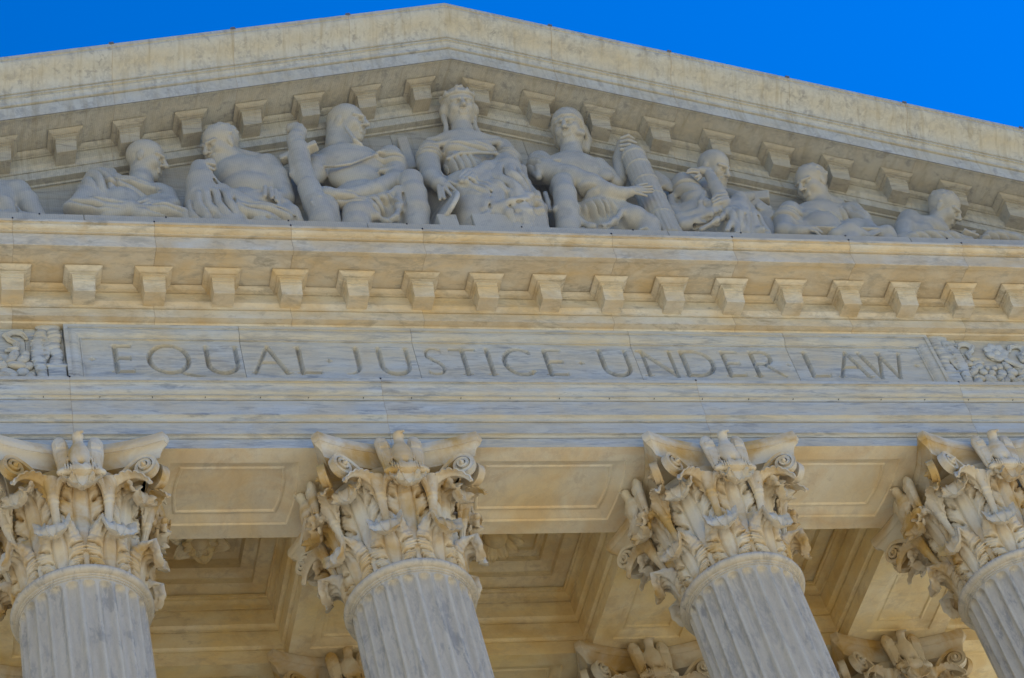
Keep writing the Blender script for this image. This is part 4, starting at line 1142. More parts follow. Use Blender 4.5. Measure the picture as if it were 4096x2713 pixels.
# --- guard with a sword
F = Fig(R3_)
F.mass(1060, 860, -.40, (.60, .26, .46)); F.mass(1060, 780, -.50, (.50, .20, .26)); F.mass(1120, 960, -.54, (.42, .2, .28)); F.mass(1250, 1250, -.45, (.55, .3, .30))
F.limb((640, 790, -.5, .17), (620, 900, -.56, .17), (560, 980, -.6, .14), k=.06)
F.cut((740, 840, -.78, .02), (760, 1000, -.82, .03), k=.04); F.cut((860, 850, -.8, .015), (1000, 960, -.86, .02), (1180, 970, -.86, .02), k=.03)
F.limb((600, 770, -.58, .03), (760, 800, -.70, .026), (880, 800, -.76, .026), (1050, 775, -.78, .026), (1250, 700, -.75, .026), (1420, 640, -.68, .026), (1560, 590, -.56, .028), k=.015)
F.mass(1030, 690, -.46, (.46, .22, .16))
F.limb((1540, 700, -.46, .20), (1600, 830, -.52, .205), k=.05); F.fold(1530, 740, -.6, (.26, .3, .26), (.25, 0, 1), .10, .05)
F.limb((1430, 860, -.68, .045), (1560, 840, -.72, .045), (1680, 900, -.66, .045), k=.02)
F.limb((1610, 880, -.56, .17), (1600, 1000, -.66, .175), (1350, 1090, -.80, .15), (1050, 1170, -.88, .125), (880, 1150, -.92, .10))
F.mass(800, 1120, -.92, (.13, .08, .11), None, .03)
F.limb((1700, 1010, -.62, .17), (1790, 980, -.80, .175), (1820, 1150, -.84, .20), (1850, 1350, -.84, .205), (1860, 1540, -.82, .19), (1870, 1700, -.82, .19)); F.mass(1780, 1000, -.88, (.15, .12, .15), None, .05)
F.limb((1400, 1330, -.62, .22), (1150, 1420, -.86, .225), (1130, 1550, -.88, .215), (1130, 1700, -.88, .21))
for A_ in ([(930, 1260, -.86, .04), (1200, 1250, -.90, .05), (1450, 1190, -.9, .045), (1610, 1080, -.88, .035)], [(1270, 1300, -.96, .035), (1380, 1400, -.98, .04), (1500, 1470, -.97, .04), (1610, 1420, -.96, .04), (1660, 1280, -.93, .035), (1630, 1080, -.88, .035)]): F.drape(*A_)
F.fold(1450, 1330, -.8, (.3, .3, .3), (1, 0, .6), .10, .05); F.fold(1050, 1270, -.85, (.3, .25, .2), (.3, 0, 1), .1, .045)
F.head(1020, 300, -.52, .66, 68, 12, hair='none', helmet=False, neck=(1000, 690, -.42, .26))
F.mass(985, 280, -.47, (.22, .24, .25), None, .04); F.limb((870, 350, -.48, .13), (900, 560, -.42, .19), k=.06)
F.limb((1000, 330, -.70, .03), (1110, 480, -.72, .035), (1190, 540, -.68, .03), k=.03)
footing(F, [(1100, 1350, -.5, .35), (1500, 1400, -.5, .35), (1830, 1400, -.55, .2)])
SW = Fig(R3_)
SW.limb((350, 360, -.66, .085), (400, 350, -.68, .10), (440, 400, -.70, .12), (400, 480, -.72, .135), (400, 540, -.74, .125), k=.03)
for i in range(5): SW.cut((280, 400+34*i, -.82, .010), (400, 385+34*i, -.90, .012), (510, 405+34*i, -.80, .010), k=.012)
SW.limb((330, 330, -.62, .06), (460, 320, -.64, .05), k=.02)
SW.box(SW.m(440, 640, -.74), (.30, .08, .055), frame((-.44, -.9, 0), (-.15, 0, 1)), .02)
SW.limb((440, 600, -.74, .16), (470, 800, -.76, .15), (540, 1000, -.80, .15), k=.02); SW.limb((360, 700, -.72, .06), (370, 900, -.74, .05), (430, 980, -.76, .05))
SW.limb((560, 1060, -.82, .17), (640, 1250, -.84, .19), (720, 1420, -.86, .20), (760, 1560, -.86, .2), k=.02); SW.limb((760, 1120, -.84, .10), (820, 1300, -.86, .12), (870, 1520, -.86, .11), k=.03)
SW.ball(SW.m(690, 1180, -1.0), .055, .015); SW.limb((640, 1050, -.96, .018), (640, 1140, -1.0, .018), (590, 1230, -1.0, .02), (640, 1310, -1.0, .02), k=.01)
for y_ in (700, 790, 880, 970): SW.cut((400, y_+20, -.94, .010), (520, y_-20, -.94, .010), k=.01)
p = SW.m(720, 1500, -.86); SW.cone(p, (p[0], -.6, 3.7), .2, .2, .05)
statue('hooded marble guard grasping a sheathed sword, seated left of the crowned figure', F, 'figure', [('sword', SW.mesh('sword', 1))])

# --- crowned central figure
F = Fig(R4_)
F.mass(620, 800, -.40, (.46, .26, .52)); F.mass(510, 720, -.60, (.19, .15, .16)); F.mass(780, 715, -.60, (.19, .15, .16)); F.mass(600, 640, -.46, (.50, .22, .22)); F.mass(600, 900, -.56, (.32, .2, .32))
F.fold(560, 880, -.72, (.36, .34, .42), (1, 0, .12), .085, .045, .15); F.fold(620, 690, -.72, (.42, .25, .22), (.35, 0, 1), .085, .035)
F.limb((215, 650, -.52, .055), (330, 660, -.62, .05), (470, 625, -.68, .055), (590, 640, -.72, .05), (700, 640, -.72, .05), (820, 640, -.68, .055), (930, 625, -.60, .055), (1020, 690, -.5, .05), k=.02)
F.limb((240, 620, -.48, .06), (450, 585, -.56, .06), (700, 575, -.58, .06), (930, 605, -.5, .06), k=.04)
F.limb((430, 800, -.72, .03), (560, 740, -.78, .03), (740, 735, -.78, .03), (900, 745, -.72, .03), k=.015)
F.limb((250, 720, -.46, .17), (230, 860, -.56, .18), k=.05); F.fold(240, 770, -.55, (.26, .28, .26), (.2, 0, 1), .085, .05)
F.limb((250, 880, -.60, .17), (270, 1000, -.74, .15), (350, 1060, -.84, .12), (410, 1100, -.90, .09)); F.limb((160, 940, -.66, .03), (230, 860, -.74, .035), (320, 890, -.76, .035), (390, 990, -.72, .03), k=.015)
F.fingers([[(430, 1050, -.96), (520, 1130, -1.0)], [(400, 1090, -.98), (480, 1180, -1.02)], [(370, 1100, -.98), (400, 1200, -1.02)], [(340, 1080, -.96), (355, 1210, -1.0)], [(450, 1030, -.94), (580, 1090, -.97)]], .036)
F.limb((980, 700, -.44, .17), (1070, 820, -.5, .17), (1000, 880, -.7, .14), (830, 900, -.86, .12), (680, 960, -.94, .085)); F.fold(1000, 780, -.6, (.25, .25, .25), (.5, 0, 1), .1, .05)
F.mass(640, 960, -.96, (.12, .07, .09), None, .03)
F.fingers([[(640, 910, -1.0), (570, 960, -1.03), (545, 1010, -1.03)], [(660, 940, -1.03), (590, 990, -1.05), (560, 1030, -1.04)], [(690, 960, -1.04), (630, 1000, -1.06), (610, 1030, -1.05)], [(710, 980, -1.03), (670, 1020, -1.05)]], .034)
F.limb((1000, 880, -.62, .20), (1040, 920, -.80, .21), (1080, 1100, -.86, .24), (1130, 1280, -.88, .26), (1150, 1460, -.88, .27), (1160, 1620, -.86, .27)); F.limb((860, 900, -.74, .12), (860, 1150, -.84, .12), (900, 1420, -.86, .14), (910, 1600, -.84, .15))
F.mass(690, 1230, -.78, (.30, .22, .29)); F.limb((700, 1250, -.80, .26), (680, 1480, -.74, .28), (690, 1650, -.72, .28)); F.mass(640, 1100, -.7, (.34, .25, .2)); F.limb((560, 1100, -.86, .06), (700, 1060, -.94, .06), (850, 980, -.94, .05), k=.03)
for A_ in ([(850, 930, -.92, .035), (840, 1080, -.98, .04), (860, 1250, -1.02, .045), (840, 1380, -1.02, .04), (700, 1430, -1.0, .04)], [(890, 900, -.92, .04), (900, 1100, -1.0, .045), (920, 1300, -1.03, .045), (960, 1420, -1.0, .04)], [(960, 880, -.95, .035), (960, 1080, -1.03, .04), (990, 1250, -1.06, .04)],
           [(800, 960, -.93, .03), (810, 1150, -1.0, .035), (800, 1300, -1.03, .035)], [(1100, 820, -.62, .05), (1190, 910, -.72, .05), (1230, 1050, -.78, .05), (1330, 1170, -.86, .05), (1400, 1300, -.88, .05), (1420, 1450, -.88, .05)],
           [(985, 1270, -1.08, .045), (1080, 1240, -1.12, .045), (1200, 1235, -1.12, .045), (1270, 1190, -1.08, .05), (1340, 1210, -1.02, .05), (1380, 1290, -.98, .05)], [(1000, 1300, -1.08, .04), (1060, 1350, -1.1, .04), (1090, 1420, -1.06, .04)], [(1210, 1300, -1.1, .04), (1250, 1340, -1.1, .05), (1380, 1330, -1.04, .05), (1400, 1420, -1.0, .05)]): F.drape(*A_)
F.fold(1080, 1050, -.98, (.34, .3, .45), (1, 0, .15), .13, .045); F.fold(700, 1120, -.95, (.3, .25, .25), (.6, 0, 1), .1, .04)
F.cut((1150, 1330, -1.16, .06), (1160, 1420, -1.14, .08), k=.03); F.cut((1060, 1300, -1.18, .03), (1100, 1400, -1.16, .04), k=.02)
F.mass(1180, 1440, -1.0, (.2, .12, .12))
c4, M4, h4 = F.head(550, 285, -.54, .62, 12, 20, hair='long', neck=(590, 590, -.44, .22))
for q in (-1, 1):
    b4 = (400 if q < 0 else 685)
    for d_ in (0, 18, 36): F.limb((b4+q*d_*.5, 370, -.46, .035), (b4+20+q*d_*.2, 470, -.48, .032), (b4+(30 if q < 0 else 70)+q*d_, 585, -.5, .026), k=.012)
footing(F, [(620, 1250, -.5, .5), (1100, 1300, -.55, .36), (300, 1150, -.4, .22)])
CR_ = Sculpt(.0165)
P4 = lambda a_, r_, u_: c4+h4*(r_*math.sin(a_)*M4[0]*.98+(r_*math.cos(a_)*1.12-.09)*M4[1]+u_*M4[2])
ring = [P4(a_, .385, .27+.0*a_) for a_ in np.linspace(-2.2, 2.2, 17)]
CR_.chain(ring, [.035]*17, .02)
for a_ in (-1.9, -1.15, -.45, .25, .95, 1.7): CR_.cone(P4(a_, .385, .29), P4(a_, .43, .385), .050, .014, .03)
SH = Sculpt(.0165); ctr = R4_(395, 1320, -.90); nS = np.array([-.80, -.45, .40]); nS /= np.linalg.norm(nS); ax1 = np.cross(nS, [0, 0, 1]); ax1 /= np.linalg.norm(ax1); ax2 = np.cross(nS, ax1)
SH.ell(ctr, (.30, .045, .40), frame(nS, ax2), .02)
for i in range(28):
    a0, a1 = 2*math.pi*i/28, 2*math.pi*(i+1)/28
    SH.cone(ctr+.30*math.cos(a0)*ax1+.40*math.sin(a0)*ax2, ctr+.30*math.cos(a1)*ax1+.40*math.sin(a1)*ax2, .04, .04, .01)
TB = Sculpt(.02); a_, b_ = R3_(1690, 520, -.28), R3_(1810, 860, -.28); TB.box((a_+b_)/2, (.085, .10, np.linalg.norm(b_-a_)/2+.04), frame((-.3, -1, 0), b_*0+(a_-b_)), .015)
FS = [('foot_block', box_mesh('foot_block', R4_(650, 1440, -.93)[0], R4_(1395, 1440, -.93)[0], -.955, -.3, 3.642, R4_(900, 1425, -.955)[2], .012)), ('foot_block', box_mesh('foot_block_small', R4_(305, 1450, -.93)[0], R4_(500, 1450, -.93)[0], -.955, -.3, 3.642, R4_(400, 1425, -.955)[2], .012))]
statue('crowned enthroned woman in heavy drapery at the centre of the pediment', F, 'figure', [('crown', CR_.mesh('crown', 1)), ('shield', SH.mesh('shield', 1)), ('throne_post', TB.mesh('throne_post', 0))]+FS)

# --- helmeted guard with bound rods
F = Fig(R5_)
F.mass(620, 830, -.40, (.50, .26, .42)); F.mass(640, 740, -.46, (.44, .22, .24)); F.mass(800, 1150, -.42, (.50, .28, .34)); F.mass(600, 790, -.50, (.36, .20, .22))
F.limb((230, 690, -.48, .20), (260, 780, -.54, .225)); F.limb((150, 780, -.56, .06), (220, 860, -.68, .05), (230, 700, -.72, .045), (330, 670, -.72, .04), (470, 650, -.68, .035), k=.02); F.fold(190, 740, -.6, (.25, .3, .25), (1, 0, .5), .08, .04)
F.limb((330, 800, -.64, .20), (600, 870, -.78, .195), (850, 950, -.88, .175), (1050, 1040, -.94, .14), (1200, 1050, -.97, .10), (1300, 1030, -.98, .085))
F.mass(1370, 1010, -.98, (.14, .065, .08), None, .03)
F.fingers([[(1390, 960, -.99), (1500, 930, -1.0)], [(1420, 980, -1.0), (1560, 965, -1.02)], [(1430, 1005, -1.0), (1570, 1000, -1.02)], [(1420, 1030, -1.0), (1560, 1030, -1.02)], [(1360, 1040, -1.0), (1500, 1075, -1.0)]], .030)
F.limb((920, 740, -.44, .16), (1020, 840, -.46, .15), (1130, 940, -.46, .13)); F.mass(1010, 840, -.58, (.14, .08, .12), None, .03); F.limb((780, 660, -.62, .035), (900, 720, -.62, .035), (960, 780, -.62, .03), k=.015)
F.limb((1180, 900, -.40, .12), (1190, 640, -.42, .12), (1210, 480, -.46, .10)); 
F.mass(1270, 450, -.56, (.13, .11, .13), None, .03); F.fingers([[(1200, 400, -.64), (1280, 365, -.7), (1340, 400, -.66)], [(1195, 440, -.66), (1280, 420, -.74), (1370, 450, -.68)], [(1195, 485, -.67), (1290, 470, -.75), (1380, 495, -.68)], [(1200, 530, -.67), (1290, 520, -.74), (1370, 530, -.68)]], .036)
F.limb((470, 1000, -.66, .16), (500, 940, -.82, .165), (530, 1060, -.88, .175), (550, 1250, -.88, .19), (570, 1480, -.86, .18), (580, 1650, -.86, .18)); F.limb((400, 960, -.84, .03), (500, 905, -.98, .03), (600, 960, -.94, .03), (650, 1120, -.92, .025), (680, 1300, -.9, .025), k=.015)
F.mass(430, 1240, -.92, (.06, .06, .07), None, .02); F.limb((350, 1250, -.80, .04), (330, 1150, -.80, .04), (300, 1050, -.76, .04), k=.03)
F.mass(980, 1290, -.66, (.40, .24, .24)); F.fold(950, 1280, -.84, (.38, .3, .26), (1, 0, .35), .085, .06, .12); F.fold(800, 1100, -.75, (.25, .3, .25), (.3, 0, 1), .09, .04)
for A_ in ([(720, 1380, -.9, .045), (850, 1450, -.96, .045), (1000, 1450, -.98, .045), (1120, 1380, -.98, .045), (1210, 1270, -.96, .04), (1310, 1240, -.93, .035)],): F.drape(*A_)
F.limb((1150, 1270, -.72, .20), (1350, 1360, -.84, .21), (1520, 1440, -.86, .18), (1540, 1650, -.84, .2)); F.limb((1420, 1480, -1.0, .03), (1490, 1455, -1.03, .03), (1560, 1500, -1.0, .03), k=.015)
F.head(570, 285, -.54, .64, -16, 16, hair='none', helmet=True, neck=(610, 640, -.42, .22))
F.limb((690, 330, -.66, .05), (730, 340, -.62, .05), (740, 290, -.56, .04), k=.02); F.limb((720, 300, -.40, .12), (770, 430, -.36, .11), (770, 530, -.36, .08), k=.05); F.mass(735, 250, -.5, (.05, .06, .07), None, .02)
footing(F, [(550, 1350, -.5, .3), (950, 1350, -.5, .36), (1400, 1420, -.5, .25)])
FA = Sculpt(.0165); a_, b_ = R5_(1330, 590, -.62), R5_(1720, 1500, -.66); ba = b_-a_; Lf = np.linalg.norm(ba); tt = ba/Lf; n1 = np.cross(tt, [0, 1, 0]); n1 /= np.linalg.norm(n1); n2 = np.cross(tt, n1)
FA.cone(a_, b_+ba*.12, .165, .215, .01)
for i in range(20):
    an = 2*math.pi*i/20; d_ = math.cos(an)*n1+math.sin(an)*n2; FA.cone(a_+d_*.155, b_+ba*.12+d_*.21, .034, .042, .006)
for t_ in (.04, .19, .40, .62, .86):
    for i in range(24):
        a0, a1 = 2*math.pi*i/24, 2*math.pi*(i+1)/24; r_ = .183+.05*t_; c_ = a_+ba*t_
        FA.cone(c_+r_*(math.cos(a0)*n1+math.sin(a0)*n2), c_+r_*(math.cos(a1)*n1+math.sin(a1)*n2), .022, .022, .01)
AX = Sculpt(.0165); AX.ell(R5_(1690, 910, -.50), (.11, .07, .30), frame((-.3, -1, 0), (-.35, 0, 1)), .02); AX.box(R5_(1640, 900, -.5), (.10, .05, .20), frame((-.3, -1, 0), (-.3, 0, 1)), .02, .03)
statue('helmeted marble guard laying his hand on a bundle of bound rods', F, 'figure', [('bound_rods', FA.mesh('bound_rods', 1)), ('axe_head', AX.mesh('axe_head', 1))])

# --- old man leaning his head on his wrist
F = Fig(R6_)
F.mass(800, 1050, -.38, (.42, .26, .34)); F.mass(560, 800, -.46, (.21, .24, .34)); F.mass(680, 1150, -.5, (.30, .2, .2))
F.limb((540, 600, -.46, .15), (620, 760, -.54, .20), (800, 930, -.70, .17), (880, 1030, -.80, .11)); F.fold(600, 850, -.62, (.32, .3, .36), (.6, 0, 1), .13, .05); F.limb((900, 790, -.84, .04), (830, 950, -.92, .04), (840, 1060, -.9, .045), k=.02)
F.limb((900, 1000, -.80, .12), (1050, 1040, -.86, .11), (1180, 960, -.88, .10)); F.mass(1150, 880, -.92, (.13, .07, .09), None, .03)
F.fingers([[(1240, 820, -.97), (1100, 840, -1.0), (1030, 900, -.99)], [(1270, 860, -.98), (1130, 890, -1.02), (1040, 940, -1.0)], [(1280, 900, -.98), (1150, 940, -1.02), (1050, 985, -1.0)]], .034)
F.limb((1160, 840, -.88, .125), (1080, 680, -.86, .105), (1000, 520, -.82, .085), (960, 450, -.80, .075), k=.03); F.limb((960, 450, -.80, .08), (850, 440, -.80, .075), (740, 430, -.78, .05), k=.03)
F.fingers([[(800, 420, -.84), (690, 400, -.86), (620, 430, -.85)], [(800, 450, -.86), (690, 440, -.88), (610, 460, -.86)], [(820, 500, -.84), (740, 530, -.84)], [(840, 530, -.82), (790, 580, -.82)]], .030)
F.limb((1300, 820, -.5, .10), (1480, 900, -.7, .12), (1640, 870, -.5, .10))
F.limb((1440, 960, -.72, .14), (1430, 1150, -.81, .22), (1450, 1350, -.76, .29), (1460, 1520, -.71, .32), (1470, 1700, -.70, .33)); F.limb((1560, 980, -.7, .10), (1680, 1250, -.82, .16), (1840, 1480, -.84, .14), (1850, 1650, -.84, .14)); F.mass(900, 1330, -.65, (.50, .25, .18))
for A_ in ([(1470, 900, -.86, .035), (1250, 1000, -.92, .04), (1000, 1160, -.92, .045), (750, 1250, -.88, .045), (520, 1270, -.8, .04)], [(1490, 920, -.90, .03), (1300, 1100, -1.0, .035), (1100, 1270, -1.0, .04), (850, 1400, -.95, .04)], [(1510, 920, -.92, .03), (1400, 1150, -1.05, .035), (1270, 1420, -1.06, .04)], [(1530, 920, -.92, .03), (1500, 1150, -1.06, .035), (1440, 1450, -1.08, .04)],
           [(1560, 930, -.88, .03), (1600, 1150, -1.0, .035), (1600, 1450, -1.02, .04)], [(1590, 960, -.84, .03), (1700, 1200, -.94, .035), (1790, 1430, -.95, .035)], [(340, 880, -.5, .06), (360, 1080, -.62, .07), (480, 1230, -.74, .07), (800, 1250, -.82, .05), (1000, 1170, -.84, .04)], [(400, 1250, -.66, .07), (560, 1340, -.8, .07), (900, 1330, -.86, .05)],
           [(1770, 1460, -.96, .035), (1850, 1410, -1.0, .035), (1950, 1470, -.96, .035)]): F.drape(*A_)
F.fold(1350, 1250, -.95, (.38, .3, .34), (1, 0, .1), .12, .018)
F.head(1050, 400, -.56, .60, 48, -8, hair='none', beard=1.0, neck=(960, 780, -.42, .18))
F.limb((700, 620, -.38, .14), (1000, 760, -.40, .16), (1350, 860, -.40, .10))
footing(F, [(700, 1300, -.5, .34), (1350, 1350, -.5, .36)])
ST = Sculpt(.0165); ST.box(R6_(1800, 910, -.48), (.17, .12, .10), frame((-.4, -1, 0), (.3, 0, 1)), .015); ST.box(R6_(1830, 1150, -.5), (.14, .12, .26), frame((-.4, -1, 0), (-.35, 0, 1)), .02)
cc = R6_(1850, 1030, -.62)
for i in range(26):
    a0, a1 = i*.5, (i+1)*.5; r0, r1 = .10*(1-i/30), .10*(1-(i+1)/30); ST.cone(cc+np.array([r0*math.cos(a0), 0, r0*math.sin(a0)]), cc+np.array([r1*math.cos(a1), 0, r1*math.sin(a1)]), .022, .022, .008)
ST.mass = None
ST.cone(R6_(1960, 1060, -.55), R6_(1990, 1120, -.5), .06, .05, .03); pq = R6_(1900, 1350, -.5); ST.cone(pq, (pq[0], -.45, 3.7), .15, .17, .04)
statue('old bald bearded marble man resting his head on his wrist, right of the bound rods', F, 'figure', [('scrolled_stool', ST.mesh('scrolled_stool', 1))])

# --- man with a tablet looking left
F = Fig(R7_)
F.mass(950, 1030, -.38, (.52, .25, .32)); F.mass(430, 950, -.46, (.20, .21, .26)); F.mass(1450, 960, -.44, (.22, .21, .26)); F.mass(950, 900, -.42, (.44, .2, .17)); F.mass(750, 980, -.56, (.18, .12, .14)); F.mass(1150, 980, -.54, (.2, .12, .14))
F.limb((420, 880, -.48, .17), (330, 1060, -.6, .18), (330, 1220, -.76, .15), (560, 1230, -.88, .11), (800, 1200, -.93, .085)); F.limb((1480, 900, -.46, .175), (1620, 1050, -.55, .165), (1780, 1200, -.72, .12), (1880, 1220, -.86, .09))
F.fold(400, 1020, -.6, (.3, .3, .34), (.25, 0, 1), .11, .06); F.fold(1500, 980, -.6, (.3, .28, .3), (1, 0, .4), .12, .045); F.fold(950, 1030, -.6, (.38, .25, .25), (1, 0, .5), .16, .035)
F.limb((840, 890, -.66, .028), (960, 1000, -.70, .03), (1080, 900, -.66, .03), (1180, 800, -.56, .03), k=.015); F.limb((600, 790, -.5, .03), (850, 850, -.6, .03), (1100, 830, -.58, .03), (1200, 760, -.46, .03), k=.02)
F.cut((520, 960, -.74, .012), (600, 1100, -.78, .016), k=.02); F.cut((1470, 880, -.74, .010), (1460, 1080, -.76, .014), k=.02)
F.limb((1200, 1310, -.88, .15), (1420, 1240, -.92, .17), (1620, 1330, -.88, .15)); F.limb((1420, 1260, -.9, .17), (1430, 1500, -.88, .2)); F.limb((2050, 1270, -.82, .13), (2050, 1480, -.8, .14)); F.limb((1880, 1270, -.86, .09), (2050, 1250, -.84, .13), (2130, 1330, -.82, .11))
F.fingers([[(760, 1190, -.98), (860, 1210, -1.0), (940, 1290, -.98)], [(740, 1150, -.97), (850, 1150, -1.0), (960, 1230, -1.0)], [(1760, 1260, -.98), (1930, 1180, -.98)], [(1790, 1290, -.98), (1950, 1220, -.98)], [(1700, 1270, -.97), (1860, 1180, -.98)]], .032)
F.head(790, 415, -.54, .62, -46, -4, hair='short', neck=(960, 850, -.42, .20))
F.limb((1000, 700, -.40, .14), (1250, 800, -.40, .13))
footing(F, [(500, 1250, -.5, .25), (950, 1250, -.5, .36), (1450, 1280, -.5, .26), (2000, 1290, -.6, .15)])
TA = Sculpt(.0165); a_, b_ = R7_(850, 1150, -1.0), R7_(1900, 1155, -.98); mid_ = (a_+b_)/2; TA.box(mid_+np.array([0, .10, -.03]), (np.linalg.norm(b_-a_)/2, .13, .030), frame((0, -1, .35), (0, .35, 1)), .012)
statue('short-haired marble man looking left over the tablet in his lap', F, 'figure', [('tablet', TA.mesh('tablet', 0))])

# --- young reclining figure near the right corner
F = Fig(R8_)
F.mass(620, 820, -.40, (.40, .24, .24)); F.mass(420, 700, -.46, (.21, .21, .24)); F.mass(760, 760, -.46, (.28, .18, .2))
F.limb((410, 600, -.48, .18), (340, 760, -.58, .175), (330, 920, -.70, .14)); F.limb((600, 680, -.44, .15), (820, 690, -.46, .15), (960, 800, -.5, .14)); F.cut((530, 650, -.70, .012), (525, 790, -.74, .018), k=.03)
F.limb((220, 900, -.82, .06), (500, 880, -.90, .07), (850, 870, -.92, .07), (1180, 870, -.90, .06), (1330, 900, -.88, .05)); F.limb((300, 960, -.84, .08), (900, 950, -.88, .08), (1450, 950, -.88, .07)); F.fold(850, 900, -.9, (.5, .25, .18), (1, 0, .8), .11, .045)
F.limb((1650, 960, -.82, .06), (1780, 900, -.84, .08), (1950, 890, -.82, .10), (2200, 930, -.78, .11), (2400, 990, -.74, .09)); F.limb((1690, 890, -.88, .025), (1750, 880, -.9, .025), k=.02); F.fold(1950, 920, -.86, (.4, .25, .18), (1, 0, .6), .12, .04)
F.head(1010, 430, -.56, .58, 58, -18, hair='short', neck=(840, 740, -.44, .17))
footing(F, [(600, 900, -.5, .25), (1100, 960, -.6, .15), (1900, 960, -.6, .12), (1500, 970, -.6, .1)])
BK = Sculpt(.0165); BK.box(R8_(1420, 900, -.86), (.13, .12, .03), frame((.2, -1, .1), (.45, 0, 1)), .01); BK.box(R8_(1440, 880, -.84), (.10, .11, .02), frame((.2, -1, .1), (-.5, 0, 1)), .01)
statue('young bare-shouldered reclining marble figure in the narrow right corner', F, 'figure', [('open_book', BK.mesh('open_book', 0))])
# ================================================================ carved relief at the ends of the frieze
def relief(side):
    """Fluttering ribbons, rosettes and fruit garland; side -1 left, +1 right. x measured outwards from the panel."""
    par = [o for o in ENT.children if o.name.startswith('frieze_slab')][-1]
    def X(d): return side*(6.51+d)
    def put(nm, S_, lab=None):
        o = obj(nm, S_.mesh(nm, 1), M_ENT, ENT, seed=side*3.3)
        o.scale = (1, .62, 1)
        if lab: o['label'] = lab
        return o
    S_ = Sculpt(.012)                                # torch-like bundle with drapery next to the panel
    S_.chain([(X(.14), .0, 2.40), (X(.12), -.03, 2.15), (X(.16), -.03, 1.95), (X(.10), -.02, 1.80), (X(.14), -.02, 1.62)], [.10, .085, .09, .07, .09], .03)
    S_.ell((X(.20), -.03, 2.36), (.17, .07, .07), None, .03); S_.ell((X(.10), -.03, 2.44), (.12, .06, .05), None, .03)
    S_.folds((X(.14), -.05, 2.0), (.25, .2, .5), (.25*side, 0, 1), .10, .04, .2)
    S_.box((X(.13), -.01, 1.46), (.12, .07, .12), None, .01, .02); S_.box((X(.13), -.02, 1.56), (.15, .085, .025), None, .008, .01)
    put('carved_drapery', S_)
    S_ = Sculpt(.012)                                # long falling ribbon
    S_.chain([(X(.26), -.02, 2.30), (X(.30), -.05, 2.20), (X(.36), -.06, 2.0), (X(.36), -.06, 1.7), (X(.33), -.05, 1.35)], [.05, .075, .085, .09, .07], .03)
    for i in range(8): S_.cone((X(.25), -.135, 2.15-.1*i), (X(.46), -.135, 2.12-.1*i), .010, .010, .01)
    S_.chain([(X(.30), -.03, 2.28), (X(.22), -.06, 2.0), (X(.26), -.05, 1.75), (X(.30), -.03, 1.6)], [.05, .055, .045, .02], .02)
    S_.ball((X(.255), -.13, 1.98), .03, .01, '-')
    put('carved_ribbon', S_)
    def scroll(d, z):
        S_ = Sculpt(.012)
        pts = [(d-.17, z+.05), (d-.12, z+.15), (d, z+.18), (d+.10, z+.12), (d+.06, z+.02), (d-.03, z-.05), (d-.02, z-.16), (d+.10, z-.19)]
        S_.chain([(X(p), -.03, q) for p, q in pts], [.03, .045, .05, .05, .04, .045, .05, .04], .015)
        S_.chain([(X(p), -.09, q) for p, q in pts], [.014]*8, .01)
        put('carved_scroll', S_)
    if side < 0: scroll(.66, 2.08); scroll(1.35, 2.05)
    else:
        scroll(.62, 2.06); scroll(1.50, 2.03); scroll(2.3, 2.05)
        S_ = Sculpt(.012); c = np.array([X(1.08), -.06, 2.03])
        S_.ell(c+[0, .05, 0], (.19, .05, .19), None, .01)
        for i in range(7):
            a = 2*math.pi*i/7; p = c+np.array([.135*math.cos(a), 0, .135*math.sin(a)]); S_.ell(p, (.075, .045, .075), None, .004); S_.cone(c, c+np.array([.2*math.cos(a), -.03, .2*math.sin(a)]), .008, .010, .008)
        S_.ell(c+[0, -.02, 0], (.065, .035, .065), None, .01); S_.ell(c+[0, -.05, 0], (.035, .02, .035), None, .006)
        put('carved_rosette', S_, 'carved flower rosette')
    rg = np.random.default_rng(5 if side < 0 else 9)
    fr = []
    dmax = 1.6 if side < 0 else 3.2
    meshes = []
    for kind in range(4):
        Sx = Sculpt(.0085)
        if kind == 0:
            Sx.ell((0, 0, 0), (.10, .08, .085), None, .01); Sx.ball((.0, -.08, .02), .022, .008)
        elif kind == 1:
            Sx.ball((0, 0, 0), .075, .01)
            for a in np.linspace(0, math.pi, 6, endpoint=False): Sx.chain([(.078*math.cos(t)*math.cos(a), -.078*abs(math.sin(t)), .078*math.cos(t)*math.sin(a)) for t in np.linspace(.2, 2.9, 7)], [.006]*7, .006, '-')
        elif kind == 2:
            Sx.ell((0, 0, 0), (.13, .075, .07), frame((0, -1, 0), (.4, 0, 1)), .01); Sx.cone((-.06, -.06, .03), (.08, -.06, .0), .01, .006, .01, '-')
        else: Sx.ball((0, 0, 0), .045, .01)
        m_ = Sx.mesh('fruit', 1); m_.materials.append(M_ENT); meshes.append(m_)
    rows = [(1.36, 0), (1.47, .07), (1.58, 0), (1.70, .06), (1.80, .02)]
    for z, off in rows:
        d = .50+off
        while d < dmax:
            lim = 1.86-.12*abs(math.sin((d-.5)*2.2))
            k = int(rg.integers(0, 4))
            if z < lim:
                o = obj('carved_fruit', meshes[k], None, ENT, seed=float(rg.uniform(0, 9)), loc=(X(d), -.012+rg.uniform(-.015, .015), z+rg.uniform(-.025, .025))); o.scale = (rg.uniform(.8, 1.1), .7, rg.uniform(.8, 1.1)); o.rotation_euler = (rg.uniform(-.3, .3), rg.uniform(-1.5, 1.5), rg.uniform(-.3, .3))
            d += (.17, .15, .19, .10)[k]+rg.uniform(-.01, .02)
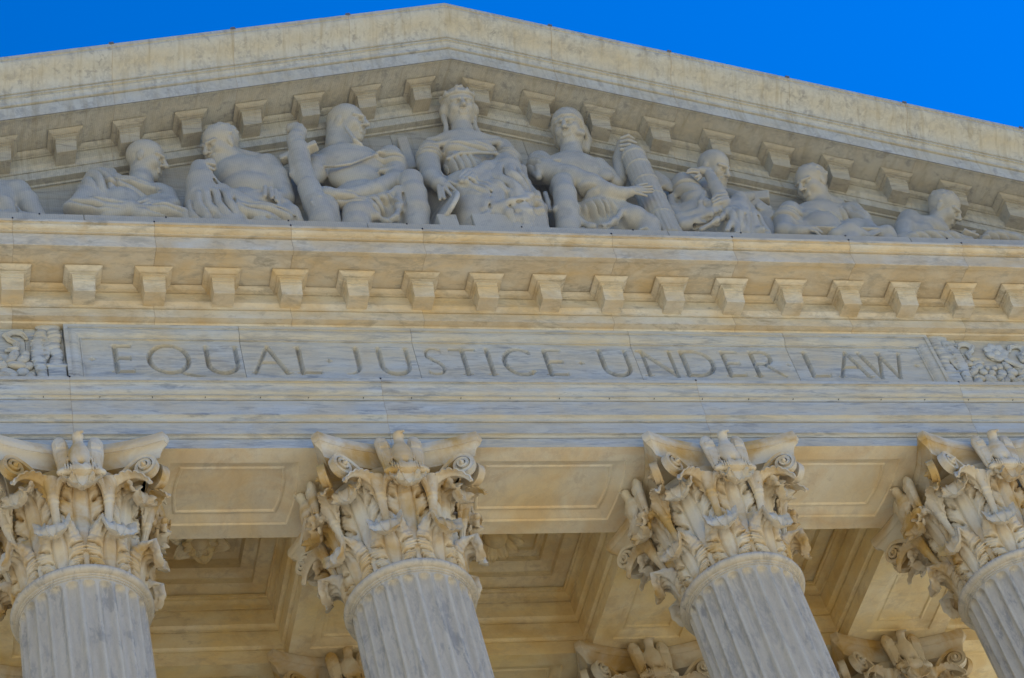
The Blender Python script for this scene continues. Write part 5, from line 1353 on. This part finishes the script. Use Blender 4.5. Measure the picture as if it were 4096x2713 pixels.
    if side > 0:
        for d0 in (1.18, 2.1):
            S_ = Sculpt(.012); S_.chain([(X(d0), -.07, 1.84), (X(d0+.20), -.10, 1.66), (X(d0+.30), -.10, 1.45), (X(d0+.33), -.08, 1.25)], [.05, .06, .065, .06], .02); put('carved_ribbon', S_)
relief(-1); relief(1)

# ================================================================ bird netting across the pediment recess
NET = thing('bird_net', 'fine grey bird netting stretched across the whole pediment recess', 'netting', (0, -.93, 3.46))
def net_mesh():
    V, F = [], []; w = .0007; NX = 8.2; NXR = 10.0; st = .030
    def y_at(x, z): 
        zt = H0-.03-abs(x)*TAN; t = min(1, max(0, (z-3.46)/max(zt-3.46, .1))); return -1.05+.16*t
    def strip(p, q, dx, dz_):
        o = len(V); V.extend([(p[0]-dx, p[1], p[2]-dz_), (p[0]+dx, p[1], p[2]+dz_), (q[0]+dx, q[1], q[2]+dz_), (q[0]-dx, q[1], q[2]-dz_)]); F.append((o, o+1, o+2, o+3))
    x = -NX
    while x < NXR:
        zt = H0-.03-abs(x)*TAN; strip((x, -1.05, 3.43), (x, -.885, zt), w, 0); x += st
    z = 3.45
    while z < H0-.05:
        xm = (H0-.03-z)/TAN; a, b = max(-NX, -xm), min(NXR, xm); n = max(1, int((b-a)/.8)); xs = np.linspace(a, b, n+1)
        for i in range(n): strip((xs[i], y_at(xs[i], z), z), (xs[i+1], y_at(xs[i+1], z), z), 0, w)
        z += st
    me = bpy.data.meshes.new('mesh_wires'); me.from_pydata(V, [], F); return me
o = obj('mesh_wires', net_mesh(), M_WIRE, NET); o.location = (0, .93, -3.46)
clip = box_mesh('clip', -.010, .010, -.014, .014, -.012, .014)
for x in CJ[3:12]: obj('clip', clip, M_CLIP, NET, loc=(x, -.13, -.045))
for x in np.arange(-6.8, 9.6, 1.73): obj('clip', clip, M_CLIP, NET, loc=(float(x), -.05, .165))
hv, hf = tube([(-8.0, .02, H0-8.0*TAN-.03-3.46), (0, .02, H0-.03-3.46), (9.8, .02, H0-9.8*TAN-.03-3.46)], .006, 6)
obj('border_cable', mesh_np('border_cable', hv, hf), M_WIRE, NET)
